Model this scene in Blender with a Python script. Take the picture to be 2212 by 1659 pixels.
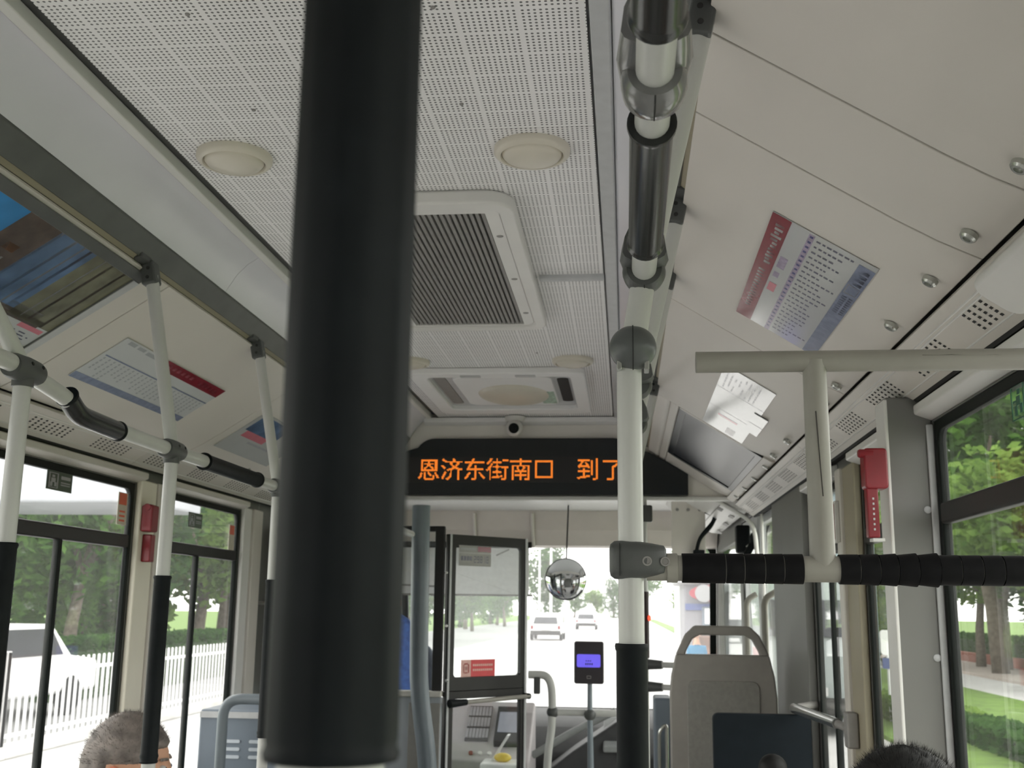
import bpy, bmesh, math, random
from mathutils import Vector, Matrix
random.seed(7)
for _o in list(bpy.data.objects): bpy.data.objects.remove(_o)
SC = bpy.context.scene
COL = SC.collection
V = Vector

# ------------------------------------------------------------------ camera
F, CX, CY = 2350.0, 1106.0, 829.5
VPX, VPY, SL = 1352.0, 1315.0, 0.0127
_dy = V((VPX - CX, VPY - CY, F))
_t = -_dy.dot(_dy) / ((VPX - CX) + SL * (VPY - CY))
_dx = -V((VPX - CX + _t, VPY - CY + _t * SL, F))
_dy.normalize(); _dx.normalize()
_dz = _dx.cross(_dy)
CAM = V((0.5, 0.0, 1.45))
cam_data = bpy.data.cameras.new('camera')
cam_data.sensor_width = 36.0
cam_data.lens = F / 2212.0 * 36.0
cam_data.clip_start = 0.02
cam_data.clip_end = 600
cam_data.dof.use_dof = True
cam_data.dof.focus_distance = 1.35
cam_data.dof.aperture_fstop = 16.0
cam = bpy.data.objects.new('camera', cam_data)
COL.objects.link(cam)
R3 = Matrix(((_dx.x, -_dx.y, -_dx.z), (_dy.x, -_dy.y, -_dy.z), (_dz.x, -_dz.y, -_dz.z)))
cam.matrix_world = Matrix.Translation(CAM) @ R3.to_4x4()
SC.camera = cam

def ray(u, v):
    c = V((u - CX, v - CY, F))
    return V((_dx.dot(c), _dy.dot(c), _dz.dot(c)))
def P(u, v, X=None, Y=None, Z=None):
    """world point seen at a photo pixel, at a chosen real X, Y or Z"""
    r = ray(u, v)
    if X is not None: k = (X - CAM.x) / r.x
    elif Y is not None: k = (Y - CAM.y) / r.y
    else: k = (Z - CAM.z) / r.z
    return CAM + r * k

# ------------------------------------------------------------------ world, exposure
world = bpy.data.worlds.new('overcast_sky'); SC.world = world
world.use_nodes = True
_bg = world.node_tree.nodes['Background']
_bg.inputs[0].default_value = (1.0, 0.965, 0.945, 1)
_bg.inputs[1].default_value = 1.0
SC.view_settings.view_transform = 'Standard'
SC.view_settings.look = 'None'
SC.view_settings.gamma = 1.0
SC.view_settings.use_curve_mapping = False
SC.view_settings.exposure = 2.0
SC.cycles.max_bounces = 9
SC.cycles.diffuse_bounces = 5
SC.cycles.transparent_max_bounces = 16
SC.cycles.sample_clamp_indirect = 6.0

# ------------------------------------------------------------------ materials
MATS = {}
def pm(name, col, rough=0.5, metal=0.0, ns=30.0, na=0.05, spec=0.5, bump=0.0, bs=200.0, emit=None, es=0.0, coat=0.0):
    m = bpy.data.materials.new(name); m.use_nodes = True
    nt = m.node_tree; b = nt.nodes['Principled BSDF']
    tc = nt.nodes.new('ShaderNodeTexCoord')
    nz = nt.nodes.new('ShaderNodeTexNoise'); nz.inputs['Scale'].default_value = ns; nz.inputs['Detail'].default_value = 3
    nt.links.new(tc.outputs['Object'], nz.inputs['Vector'])
    rp = nt.nodes.new('ShaderNodeMapRange')
    rp.inputs['From Min'].default_value = 0.3; rp.inputs['From Max'].default_value = 0.7
    rp.inputs['To Min'].default_value = 1 - na; rp.inputs['To Max'].default_value = 1 + na
    nt.links.new(nz.outputs[0], rp.inputs['Value'])
    vm = nt.nodes.new('ShaderNodeVectorMath'); vm.operation = 'SCALE'
    vm.inputs[0].default_value = col[:3]
    nt.links.new(rp.outputs[0], vm.inputs['Scale'])
    nt.links.new(vm.outputs[0], b.inputs['Base Color'])
    b.inputs['Roughness'].default_value = rough
    b.inputs['Metallic'].default_value = metal
    b.inputs['Specular IOR Level'].default_value = spec
    if coat: b.inputs['Coat Weight'].default_value = coat; b.inputs['Coat Roughness'].default_value = 0.08
    if bump:
        n2 = nt.nodes.new('ShaderNodeTexNoise'); n2.inputs['Scale'].default_value = bs
        nt.links.new(tc.outputs['Object'], n2.inputs['Vector'])
        bp = nt.nodes.new('ShaderNodeBump'); bp.inputs['Strength'].default_value = bump; bp.inputs['Distance'].default_value = 0.002
        nt.links.new(n2.outputs[0], bp.inputs['Height']); nt.links.new(bp.outputs[0], b.inputs['Normal'])
    if emit:
        b.inputs['Emission Color'].default_value = (*emit, 1); b.inputs['Emission Strength'].default_value = es
    MATS[name] = m
    return m
def srgb(r, g, b):
    f = lambda c: (c / 255 / 12.92) if c / 255 <= 0.04045 else ((c / 255 + 0.055) / 1.055) ** 2.4
    return (f(r), f(g), f(b))

def glass(name, tint=(0.9, 0.95, 0.92), veil=0.0, f0=0.06):
    m = bpy.data.materials.new(name); m.use_nodes = True
    nt = m.node_tree; nt.nodes.clear()
    out = nt.nodes.new('ShaderNodeOutputMaterial')
    tr = nt.nodes.new('ShaderNodeBsdfTransparent'); tr.inputs[0].default_value = (*tint, 1)
    gl = nt.nodes.new('ShaderNodeBsdfGlossy'); gl.inputs['Roughness'].default_value = 0.02
    ge = nt.nodes.new('ShaderNodeNewGeometry'); dt = nt.nodes.new('ShaderNodeVectorMath'); dt.operation = 'DOT_PRODUCT'
    nt.links.new(ge.outputs['Normal'], dt.inputs[0]); nt.links.new(ge.outputs['Incoming'], dt.inputs[1])
    def mth(op, a, bv):
        n = nt.nodes.new('ShaderNodeMath'); n.operation = op
        if isinstance(a, float): n.inputs[0].default_value = a
        else: nt.links.new(a, n.inputs[0])
        n.inputs[1].default_value = bv
        return n
    ab = mth('ABSOLUTE', dt.outputs['Value'], 0.0); om = nt.nodes.new('ShaderNodeMath'); om.operation = 'SUBTRACT'; om.inputs[0].default_value = 1.0
    nt.links.new(ab.outputs[0], om.inputs[1])
    fr = mth('ADD', mth('MULTIPLY', mth('POWER', om.outputs[0], 5.0).outputs[0], 0.7).outputs[0], 0.02)
    mx = nt.nodes.new('ShaderNodeMixShader')
    nt.links.new(fr.outputs[0], mx.inputs[0]); nt.links.new(tr.outputs[0], mx.inputs[1]); nt.links.new(gl.outputs[0], mx.inputs[2])
    last = mx
    if veil:  # white translucent mix imitates haze and glare seen through the pane
        tl = nt.nodes.new('ShaderNodeBsdfTranslucent'); tl.inputs[0].default_value = (1, 1, 1, 1)
        nz = nt.nodes.new('ShaderNodeTexNoise'); nz.inputs['Scale'].default_value = 3.0
        mr = nt.nodes.new('ShaderNodeMapRange'); mr.inputs['To Min'].default_value = veil * 0.85; mr.inputs['To Max'].default_value = veil * 1.15
        tc = nt.nodes.new('ShaderNodeTexCoord'); nt.links.new(tc.outputs['Object'], nz.inputs['Vector'])
        nt.links.new(nz.outputs[0], mr.inputs['Value'])
        m2 = nt.nodes.new('ShaderNodeMixShader')
        nt.links.new(mr.outputs[0], m2.inputs[0]); nt.links.new(mx.outputs[0], m2.inputs[1]); nt.links.new(tl.outputs[0], m2.inputs[2])
        last = m2
    nt.links.new(last.outputs[0], out.inputs[0])
    MATS[name] = m
    return m

white = pm('white_plastic', (0.74, 0.73, 0.71), 0.38, ns=6, na=0.03)
hatchm = pm('hatch_laminate', (0.66, 0.625, 0.58), 0.42, ns=2.5, na=0.035)
ceilw = pm('ceiling_white', (0.84, 0.83, 0.83), 0.5, ns=4, na=0.02)
mold = pm('moulding_grey', (0.52, 0.53, 0.54), 0.4)
diffm = pm('light_diffuser', (0.74, 0.735, 0.79), 0.25, ns=3, na=0.04)
alu = pm('dark_aluminium', (0.10, 0.105, 0.10), 0.45, ns=12, na=0.12)
beige = pm('beige_pillar', (0.34, 0.305, 0.22), 0.5, ns=4, na=0.05)
cream_lit = pm('cream_pillar_lit', (0.88, 0.84, 0.72), 0.5, ns=4, na=0.05)  # cream raised above the right pillars' beige to imitate stronger window light
skirtm = pm('skirt_panel', (0.62, 0.61, 0.59), 0.5, ns=5, na=0.04)
greyw = pm('grey_wall', (0.17, 0.17, 0.16), 0.5, ns=5, na=0.04)
greyd = pm('grey_clamp', (0.074, 0.078, 0.077), 0.42, ns=20, na=0.08, bump=0.1, bs=700)
smoky = pm('smoky_plastic', (0.15, 0.15, 0.15), 0.18, ns=25, na=0.2, coat=0.5)
tubew = pm('white_powder_coat', (0.54, 0.545, 0.525), 0.3, ns=10, na=0.03)
tubeb = pm('beige_powder_coat', (0.30, 0.288, 0.255), 0.4, ns=25, na=0.05)
tubeg = pm('blue_grey_tube', (0.20, 0.235, 0.265), 0.35, ns=10, na=0.05)
black = pm('black_rubber', (0.007, 0.009, 0.0105), 0.55, ns=40, na=0.2, spec=0.14)
blackg = pm('black_gloss_grip', (0.018, 0.02, 0.02), 0.22, ns=30, na=0.2)
tape = pm('black_grip_tape', (0.007, 0.007, 0.008), 0.6, ns=60, na=0.3, spec=0.12)
chip = pm('worn_dark_metal', (0.05, 0.045, 0.04), 0.6)
gasket = pm('window_gasket', (0.006, 0.009, 0.008), 0.6, spec=0.2)
dframe = pm('dark_frame', (0.026, 0.025, 0.025), 0.45, ns=8, na=0.1, spec=0.3)
chrome = pm('lock_chrome', (0.55, 0.56, 0.53), 0.25, metal=0.9)
dark = pm('dark_recess', (0.02, 0.02, 0.02), 0.8)
slatm = pm('vent_slat', (0.27, 0.26, 0.25), 0.5, ns=40, na=0.08)
cream = pm('cream_plastic', (0.66, 0.62, 0.53), 0.35, ns=8, na=0.03)
red = pm('red_plastic', (0.23, 0.010, 0.018), 0.32, ns=20, na=0.1)
signm = pm('sign_acrylic', (0.012, 0.016, 0.019), 0.3, ns=8, na=0.1)
ledbg = pm('led_board', (0.022, 0.022, 0.024), 0.5)
led = pm('led_orange', (1.0, 0.25, 0.02), 0.5, emit=(1.0, 0.24, 0.025), es=0.235)
led_r = pm('red_lamp', (1.0, 0.1, 0.05), 0.5, emit=(1.0, 0.08, 0.04), es=0.5)
seatm = pm('seat_shell', (0.36, 0.34, 0.31), 0.45, ns=20, na=0.05)
seatc = pm('seat_pad', (0.31, 0.30, 0.275), 0.7, ns=60, na=0.08)
navy = pm('dark_blue_panel', (0.011, 0.016, 0.021), 0.6, ns=20, na=0.1, spec=0.15)
bluegrey = pm('blue_grey_cabinet', (0.17, 0.205, 0.25), 0.45, ns=10, na=0.05)
floorm = pm('bus_floor', (0.50, 0.49, 0.48), 0.6, ns=80, na=0.15)
partm = pm('partition_panel', (0.40, 0.43, 0.46), 0.45, ns=6, na=0.04)
capm = pm('cap_ledge', (0.62, 0.60, 0.55), 0.45)
consm = pm('console_plastic', (0.48, 0.45, 0.46), 0.5, ns=15, na=0.05)
keym = pm('key_caps', (0.30, 0.29, 0.31), 0.5)
dashm = pm('dashboard', (0.035, 0.036, 0.038), 0.6, ns=15, na=0.15)
dashg = pm('dashboard_grey', (0.22, 0.23, 0.23), 0.5)
paper = pm('poster_paper', (0.55, 0.56, 0.57), 0.13, ns=5, na=0.03, coat=0.3)
ink_red = pm('print_red', (0.22, 0.018, 0.03), 0.15)
ink_pink = pm('print_pink', (0.62, 0.20, 0.25), 0.15)
ink_dark = pm('print_dark', (0.10, 0.10, 0.14), 0.2)
ink_blue = pm('print_blue_grey', (0.22, 0.25, 0.36), 0.15, ns=50, na=0.15)
ink_navy = pm('print_navy', (0.06, 0.06, 0.19), 0.15)
ink_lil = pm('print_lilac', (0.36, 0.30, 0.42), 0.15, ns=80, na=0.3)
ink_grey = pm('print_grey', (0.42, 0.43, 0.46), 0.2)
ink_white = pm('print_white', (0.55, 0.55, 0.55), 0.2)
ink_sky = pm('print_sky_blue', (0.04, 0.22, 0.50), 0.15, ns=6, na=0.3)
ink_brown = pm('print_brown', (0.10, 0.075, 0.062), 0.15, ns=20, na=0.3)
ink_steel = pm('print_steel_blue', (0.10, 0.16, 0.28), 0.15, ns=10, na=0.4)
ink_olive = pm('print_olive', (0.17, 0.165, 0.11), 0.15, ns=12, na=0.3)
ink_green = pm('print_green', (0.02, 0.12, 0.075), 0.3)
stick_g = pm('sticker_dull_green', (0.06, 0.09, 0.065), 0.4)
tvm = pm('screen_glass', (0.045, 0.048, 0.056), 0.28, ns=4, na=0.1, spec=0.2)
mirror = pm('convex_mirror', (0.85, 0.87, 0.9), 0.02, metal=1.0, na=0.0)
lcd = pm('lcd_violet', (0.1, 0.08, 0.5), 0.3, emit=(0.16, 0.12, 0.85), es=0.2)
skin = pm('skin', (0.56, 0.31, 0.20), 0.5, ns=30, na=0.06)
skin_r = pm('skin_ear', (0.58, 0.20, 0.12), 0.5, ns=30, na=0.06)
hair_g = pm('greying_hair', (0.17, 0.145, 0.13), 0.6, ns=35, na=0.5)
hair_b = pm('black_hair', (0.006, 0.006, 0.006), 0.6, ns=90, na=0.4, spec=0.3)
cloth_b = pm('blue_shirt', (0.045, 0.11, 0.36), 0.8, ns=40, na=0.25)
cloth_g = pm('grey_shirt', (0.25, 0.26, 0.28), 0.85, ns=40, na=0.15)
cloth_d = pm('dark_trousers', (0.03, 0.032, 0.04), 0.85)
cloth_c = pm('cyan_shirt', (0.015, 0.16, 0.30), 0.8)
whitep = pm('white_paint', (0.80, 0.80, 0.80), 0.35)
asph = pm('asphalt', (0.46, 0.455, 0.45), 0.9, ns=3, na=0.08)
concr = pm('concrete', (0.55, 0.54, 0.52), 0.9, ns=4, na=0.1)
pave = pm('pavement_pink', (0.36, 0.31, 0.28), 0.9, ns=6, na=0.1)
grass = pm('lawn_grass', (0.10, 0.18, 0.025), 0.95, ns=5, na=0.3, bump=0.6, bs=40)
brickm = pm('brick_red', (0.30, 0.11, 0.08), 0.9, ns=20, na=0.2)
bark = pm('bark', (0.14, 0.115, 0.09), 0.9, ns=14, na=0.3, bump=0.5, bs=60)
palebl = pm('pale_blue_panel', (0.20, 0.275, 0.32), 0.5, ns=2, na=0.05)
signblue = pm('shelter_blue', (0.07, 0.10, 0.26), 0.5)
signred = pm('shelter_red', (0.32, 0.03, 0.05), 0.5)
yellow = pm('yellow_plastic', (0.70, 0.52, 0.06), 0.4)
tealm = pm('teal_panel', (0.16, 0.42, 0.42), 0.4)
blindm = pm('blind_fabric', (0.72, 0.72, 0.72), 0.6)
g_side = glass('side_window_glass', (0.93, 0.95, 0.93), veil=0.006)
g_left = glass('side_window_glass_veiled', (0.955, 0.97, 0.955), veil=0.018)  # veil stands in for glare over the left windows
g_front = glass('windscreen_glass', (0.96, 0.975, 0.965), veil=0.065)  # stronger veil imitates the haze over the trees ahead
g_part = glass('partition_glass', (0.97, 0.985, 0.98), veil=0.012)

def leafmat(name, c1, c2):
    m = bpy.data.materials.new(name); m.use_nodes = True
    nt = m.node_tree; nt.nodes.clear()
    out = nt.nodes.new('ShaderNodeOutputMaterial')
    tc = nt.nodes.new('ShaderNodeTexCoord'); nz = nt.nodes.new('ShaderNodeTexNoise'); nz.inputs['Scale'].default_value = 1.6; nz.inputs['Detail'].default_value = 6
    nt.links.new(tc.outputs['Object'], nz.inputs['Vector'])
    cr = nt.nodes.new('ShaderNodeValToRGB')
    cr.color_ramp.elements[0].position = 0.35; cr.color_ramp.elements[0].color = (*c1, 1)
    cr.color_ramp.elements[1].position = 0.65; cr.color_ramp.elements[1].color = (*c2, 1)
    nt.links.new(nz.outputs[0], cr.inputs[0])
    d = nt.nodes.new('ShaderNodeBsdfDiffuse'); t = nt.nodes.new('ShaderNodeBsdfTranslucent')
    mx = nt.nodes.new('ShaderNodeMixShader'); mx.inputs[0].default_value = 0.4
    nt.links.new(cr.outputs[0], d.inputs[0]); nt.links.new(cr.outputs[0], t.inputs[0])
    nt.links.new(d.outputs[0], mx.inputs[1]); nt.links.new(t.outputs[0], mx.inputs[2]); nt.links.new(mx.outputs[0], out.inputs[0])
    return m
leaf_a = leafmat('leaf_mid_green', (0.04, 0.105, 0.022), (0.11, 0.225, 0.045))
leaf_b = leafmat('leaf_fresh_green', (0.08, 0.155, 0.03), (0.19, 0.30, 0.07))
leaf_c = leafmat('leaf_dark_green', (0.028, 0.075, 0.02), (0.07, 0.15, 0.038))

# perforated ceiling: fine holes 9.5 mm apart in blocks of 10 x 7
def perfmat():
    m = bpy.data.materials.new('perforated_panel'); m.use_nodes = True
    nt = m.node_tree; b = nt.nodes['Principled BSDF']; N = nt.nodes.new; L = nt.links.new
    g = N('ShaderNodeNewGeometry'); s = N('ShaderNodeSeparateXYZ'); L(g.outputs['Position'], s.inputs[0])
    def mth(op, a, bv=None, c=None):
        n = N('ShaderNodeMath'); n.operation = op
        for i, x in enumerate((a, bv, c)):
            if x is None: continue
            if isinstance(x, (int, float)): n.inputs[i].default_value = x
            else: L(x, n.inputs[i])
        return n.outputs[0]
    p = 0.0097
    xm = mth('MODULO', mth('DIVIDE', mth('ADD', s.outputs[0], 10.0), p), 10.45); ym = mth('MODULO', mth('DIVIDE', mth('ADD', s.outputs[1], 10.0), p), 7.45)
    fx = mth('SUBTRACT', mth('FRACT', xm), 0.5); fy = mth('SUBTRACT', mth('FRACT', ym), 0.5)
    dd = mth('SQRT', mth('ADD', mth('MULTIPLY', fx, fx), mth('MULTIPLY', fy, fy)))
    hole = mth('LESS_THAN', dd, 0.25)
    gx = mth('LESS_THAN', xm, 10.0)
    gy = mth('LESS_THAN', ym, 7.0)
    h = mth('MULTIPLY', hole, mth('MULTIPLY', gx, gy))
    mx = N('ShaderNodeMix'); mx.data_type = 'RGBA'
    L(h, mx.inputs[0]); mx.inputs[6].default_value = (0.87, 0.86, 0.86, 1); mx.inputs[7].default_value = (0.13, 0.13, 0.13, 1)
    L(mx.outputs[2], b.inputs['Base Color']); b.inputs['Roughness'].default_value = 0.45
    return m
perf = perfmat()

# ------------------------------------------------------------------ mesh building
WL = {}
class B:
    def __init__(s): s.v = []; s.f = []; s.m = []; s.cm = 0
    def mat(s, i): s.cm = i; return s
    def face(s, *i): s.f.append(tuple(i)); s.m.append(s.cm)
    def quad(s, a, b, c, d):
        n = len(s.v); s.v += [V(a), V(b), V(c), V(d)]; s.face(n, n + 1, n + 2, n + 3); return s
    def hexa(s, p):   # 8 points: bottom 4 (ccw from above), top 4
        n = len(s.v); s.v += [V(q) for q in p]
        for f in ((3, 2, 1, 0), (4, 5, 6, 7), (0, 1, 5, 4), (1, 2, 6, 5), (2, 3, 7, 6), (3, 0, 4, 7)): s.face(*[n + i for i in f])
        return s
    def box(s, x0, x1, y0, y1, z0, z1):
        return s.hexa([(x0, y0, z0), (x1, y0, z0), (x1, y1, z0), (x0, y1, z0), (x0, y0, z1), (x1, y0, z1), (x1, y1, z1), (x0, y1, z1)])
    def obox(s, c, ax, ay, az):   # oriented box: centre, half vectors
        c = V(c); ax = V(ax); ay = V(ay); az = V(az)
        return s.hexa([c - ax - ay - az, c + ax - ay - az, c + ax + ay - az, c - ax + ay - az, c - ax - ay + az, c + ax - ay + az, c + ax + ay + az, c - ax + ay + az])
    def prism(s, poly, fn, a0, a1):   # poly list of 2d, fn(p, a) -> 3d
        n = len(s.v); k = len(poly)
        s.v += [V(fn(p, a0)) for p in poly] + [V(fn(p, a1)) for p in poly]
        s.face(*[n + i for i in range(k)][::-1]); s.face(*[n + k + i for i in range(k)])
        for i in range(k):
            j = (i + 1) % k; s.face(n + i, n + j, n + k + j, n + k + i)
        return s
    def ring(s, outer, inner, fn, a0, a1):   # frame between two polygons of equal count
        n = len(s.v); k = len(outer)
        for pl in (outer, inner):
            for a in (a0, a1): s.v += [V(fn(p, a)) for p in pl]
        for i in range(k):
            j = (i + 1) % k
            s.face(n + i, n + j, n + k + j, n + k + i)
            s.face(n + 2 * k + j, n + 2 * k + i, n + 3 * k + i, n + 3 * k + j)
            s.face(n + j, n + i, n + 2 * k + i, n + 2 * k + j)
            s.face(n + k + i, n + k + j, n + 3 * k + j, n + 3 * k + i)
        return s
    def tube(s, pts, r, seg=16, cap=True, scale2=1.0):
        pts = [V(p) for p in pts]; k = len(pts)
        rs = r if isinstance(r, (list, tuple)) else [r] * k
        t0 = (pts[1] - pts[0]).normalized()
        up = V((0, 0, 1)) if abs(t0.z) < 0.9 else V((0, 1, 0))
        nx = t0.cross(up).normalized(); base = len(s.v); prev = t0
        for i in range(k):
            if i == 0: t = t0
            elif i == k - 1: t = (pts[i] - pts[i - 1]).normalized()
            else:
                t = ((pts[i] - pts[i - 1]).normalized() + (pts[i + 1] - pts[i]).normalized())
                t = t.normalized() if t.length > 1e-6 else prev
            q = prev.rotation_difference(t); nx = (q @ nx).normalized(); prev = t
            ny = t.cross(nx).normalized()
            for j in range(seg):
                a = 2 * math.pi * j / seg
                s.v.append(pts[i] + (nx * math.cos(a) + ny * math.sin(a) * scale2) * rs[i])
        for i in range(k - 1):
            for j in range(seg):
                a, b = base + i * seg + j, base + i * seg + (j + 1) % seg
                s.face(a, b, b + seg, a + seg)
        if cap:
            s.face(*[base + j for j in range(seg)][::-1]); s.face(*[base + (k - 1) * seg + j for j in range(seg)])
        return s
    def lathe(s, c, axis, prof, seg=24):   # prof: (dist along axis, radius)
        ax = V(axis).normalized(); c = V(c)
        up = V((0, 0, 1)) if abs(ax.z) < 0.9 else V((0, 1, 0))
        nx = ax.cross(up).normalized(); ny = ax.cross(nx).normalized(); base = len(s.v); k = len(prof)
        for d, r in prof:
            r = max(r, 1e-4)
            for j in range(seg):
                a = 2 * math.pi * j / seg
                s.v.append(c + ax * d + (nx * math.cos(a) + ny * math.sin(a)) * r)
        for i in range(k - 1):
            for j in range(seg):
                a, b = base + i * seg + j, base + i * seg + (j + 1) % seg
                s.face(a, b, b + seg, a + seg)
        s.face(*[base + j for j in range(seg)][::-1]); s.face(*[base + (k - 1) * seg + j for j in range(seg)])
        return s
    def ell(s, c, rx, ry, rz, nu=16, nv=10):
        base = len(s.v); c = V(c)
        for i in range(nv + 1):
            th = math.pi * i / nv
            for j in range(nu):
                ph = 2 * math.pi * j / nu
                s.v.append(c + V((rx * math.sin(th) * math.cos(ph), ry * math.sin(th) * math.sin(ph), rz * math.cos(th))))
        for i in range(nv):
            for j in range(nu):
                a, b = base + i * nu + j, base + i * nu + (j + 1) % nu
                s.face(a, a + nu, b + nu, b)
        return s
def arc(c, r, a0, a1, n):
    return [(c[0] + r * math.cos(math.radians(a0 + (a1 - a0) * i / n)), c[1] + r * math.sin(math.radians(a0 + (a1 - a0) * i / n))) for i in range(n + 1)]
def rrect(x0, x1, y0, y1, r, n=4):
    return arc((x1 - r, y0 + r), r, -90, 0, n) + arc((x1 - r, y1 - r), r, 0, 90, n) + arc((x0 + r, y1 - r), r, 90, 180, n) + arc((x0 + r, y0 + r), r, 180, 270, n)
def smooth_path(pts, r=0.05, n=6):
    """round the corners of a polyline"""
    pts = [V(p) for p in pts]; out = [pts[0]]
    for i in range(1, len(pts) - 1):
        a, b, c = pts[i - 1], pts[i], pts[i + 1]
        d1 = min(r, (a - b).length * 0.45); d2 = min(r, (c - b).length * 0.45)
        p, q = b + (a - b).normalized() * d1, b + (c - b).normalized() * d2
        for k in range(n + 1):
            t = k / n; out.append(p * (1 - t) ** 2 + b * 2 * t * (1 - t) + q * t * t)
    out.append(pts[-1]); return out

def link(o, parent=None, w=None):
    COL.objects.link(o); WL[o.name] = V(w)
    if parent is not None: o.parent = parent; o.location = V(w) - WL[parent.name]
    else: o.location = V(w)
    return o
def build(name, b, mats, parent=None, smooth=None, bevel=0.0, kind=None, label=None, cat=None, group=None, bseg=2):
    if not isinstance(mats, (list, tuple)): mats = [mats]
    xs = [p.x for p in b.v]; ys = [p.y for p in b.v]; zs = [p.z for p in b.v]
    w = V(((min(xs) + max(xs)) / 2, (min(ys) + max(ys)) / 2, min(zs)))
    me = bpy.data.meshes.new(name)
    me.from_pydata([tuple(p - w) for p in b.v], [], b.f)
    for m in mats: me.materials.append(m)
    me.polygons.foreach_set('material_index', b.m)
    bm = bmesh.new(); bm.from_mesh(me)
    bmesh.ops.recalc_face_normals(bm, faces=bm.faces); bm.to_mesh(me); bm.free()
    if smooth:
        me.polygons.foreach_set('use_smooth', [True] * len(me.polygons)); me.set_sharp_from_angle(angle=math.radians(smooth))
    me.update()
    o = bpy.data.objects.new(name, me); link(o, parent, w)
    if bevel:
        md = o.modifiers.new('bevel', 'BEVEL'); md.width = bevel; md.segments = bseg; md.limit_method = 'ANGLE'; md.angle_limit = math.radians(40)
        if smooth is None:
            me.polygons.foreach_set('use_smooth', [True] * len(me.polygons)); md.harden_normals = True
    tag(o, label, cat, group, kind)
    return o
def tag(o, label=None, cat=None, group=None, kind=None):
    if label: o['label'] = label
    if cat: o['category'] = cat
    if group: o['group'] = group
    if kind: o['kind'] = kind
    return o
def thing(name, label, cat, loc, group=None):
    o = bpy.data.objects.new(name, None); o.empty_display_size = 0.05
    link(o, None, V(loc)); return tag(o, label, cat, group)
def copy_at(src, delta, parent=None):
    o = src.copy(); COL.objects.link(o)
    w = WL[src.name] + V(delta); WL[o.name] = w
    p = parent if parent is not None else src.parent
    o.parent = p
    o.location = w - (WL[p.name] if p is not None else V((0, 0, 0)))
    return o

# ================================================================== THE SETTING
CZ = 2.38
floor = build('floor', B().box(-1.2, 1.2, -3.0, 8.3, -0.12, 0.0), floorm, kind='structure')

# roof shell + ceiling parts -------------------------------------------------
roof = B().prism([(-1.22, 1.90), (-1.22, 2.1), (-0.95, 2.5), (0.95, 2.5), (1.22, 2.1), (1.22, 1.90), (1.19, 1.90), (1.19, 2.08), (0.92, 2.46), (-0.92, 2.46), (-1.19, 2.08), (-1.19, 1.90)], lambda p, a: (p[0], a, p[1]), -3.0, 8.3)
ceiling = build('ceiling', roof, white, kind='structure')
ys = [-3.0, -1.2, 0.6, 2.0, 3.6, 5.35]
for a, b in zip(ys[:-1], ys[1:]):
    build('ceiling_panel', B().box(-0.428, 0.445, a + 0.001, b - 0.001, CZ, CZ + 0.02), perf, ceiling)
for sg in (-1, 1):
    X = lambda p, a: (sg * p[0], a, p[1])
    build('edge_groove', B().prism([(0.425, CZ + 0.021), (0.470, CZ + 0.021), (0.470, CZ + 0.03), (0.425, CZ + 0.03)], X, -3, 5.35), alu if sg < 0 else mold, ceiling)  # left groove coloured dark to stand in for its shadow gap
    build('edge_moulding', B().prism([(0.462 if sg < 0 else 0.450, CZ - 0.008), (0.482, CZ - 0.012), (0.486, CZ + 0.002), (0.486, CZ + 0.02), (0.462 if sg < 0 else 0.450, CZ + 0.02)], X, -3, 5.35), white if sg < 0 else mold, ceiling, bevel=0.003)
    prof = [(0.486, CZ - 0.004), (0.515, CZ - 0.022), (0.545, CZ - 0.052), (0.575, CZ - 0.10)]
    prof2 = [(p[0] + 0.012, p[1] + 0.012) for p in prof[::-1]]
    for a, b in ((-3, 0.1), (0.1, 2.75), (2.75, 5.35)):
        build('light_diffuser', B().prism(prof + prof2, X, a + 0.001, b - 0.001), diffm, ceiling, smooth=50)
    build('side_rail', B().prism([(0.575, CZ - 0.105), (0.592, CZ - 0.128), (0.606, CZ - 0.150), (0.612, CZ - 0.145), (0.612, CZ - 0.08), (0.580, CZ - 0.08)], X, -3, 5.35), alu, ceiling, bevel=0.002)
    build('rail_backing', B().prism([(0.600, CZ - 0.140), (0.620, CZ - 0.155), (0.630, CZ - 0.12), (0.60, CZ - 0.10)], X, -3, 5.35), beige, ceiling)

# hatch slope coordinates: s metres down the slope, n out of the panel into the bus
HA = V((0.615, 2.215)); HD = (V((1.025, 1.955)) - HA); HL = HD.length; HD.normalize()
HN = V((HD.y, -HD.x)); HN = HN if HN.y < 0 else -HN
def hp(sg, y, s, n=0.0):
    q = HA + HD * s + HN * n
    return V((sg * q.x, y, q.y))
def hatch(sg, y0, y1, s0=0.0, s1=HL, locks=()):
    k = 7; b = B(); r = 0.012; n0 = len(b.v)
    prof = []
    for i in range(k + 1):
        t = i / k; s = s0 + (s1 - s0) * t
        c = 0.0 if t < 0.72 else -0.010 * ((t - 0.72) / 0.28) ** 2
        prof.append((s, -c * -1 if False else c))
    outl = [(s, n) for s, n in prof] + [(s, n - 0.012) for s, n in prof[::-1]]
    b.prism(outl, lambda p, a: hp(sg, a, p[0], p[1]), y0 + 0.0025, y1 - 0.0025)
    o = build('hatch_panel', b, hatchm, ceiling, bevel=0.0015, bseg=1, smooth=None)
    for ly, ls in locks:
        c = hp(sg, ly, ls, -0.004); nn = (hp(sg, ly, ls, 0.01) - hp(sg, ly, ls, 0)).normalized()
        lb = B().lathe(c, nn, [(0, 0.0), (0, 0.0135), (0.007, 0.0125), (0.010, 0.0095), (0.010, 0.006), (0.006, 0.0055), (0.006, 0.0)], 20)
        lk = build('lock', lb, chrome, o, smooth=35, label='round chrome lock')
    return o
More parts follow.
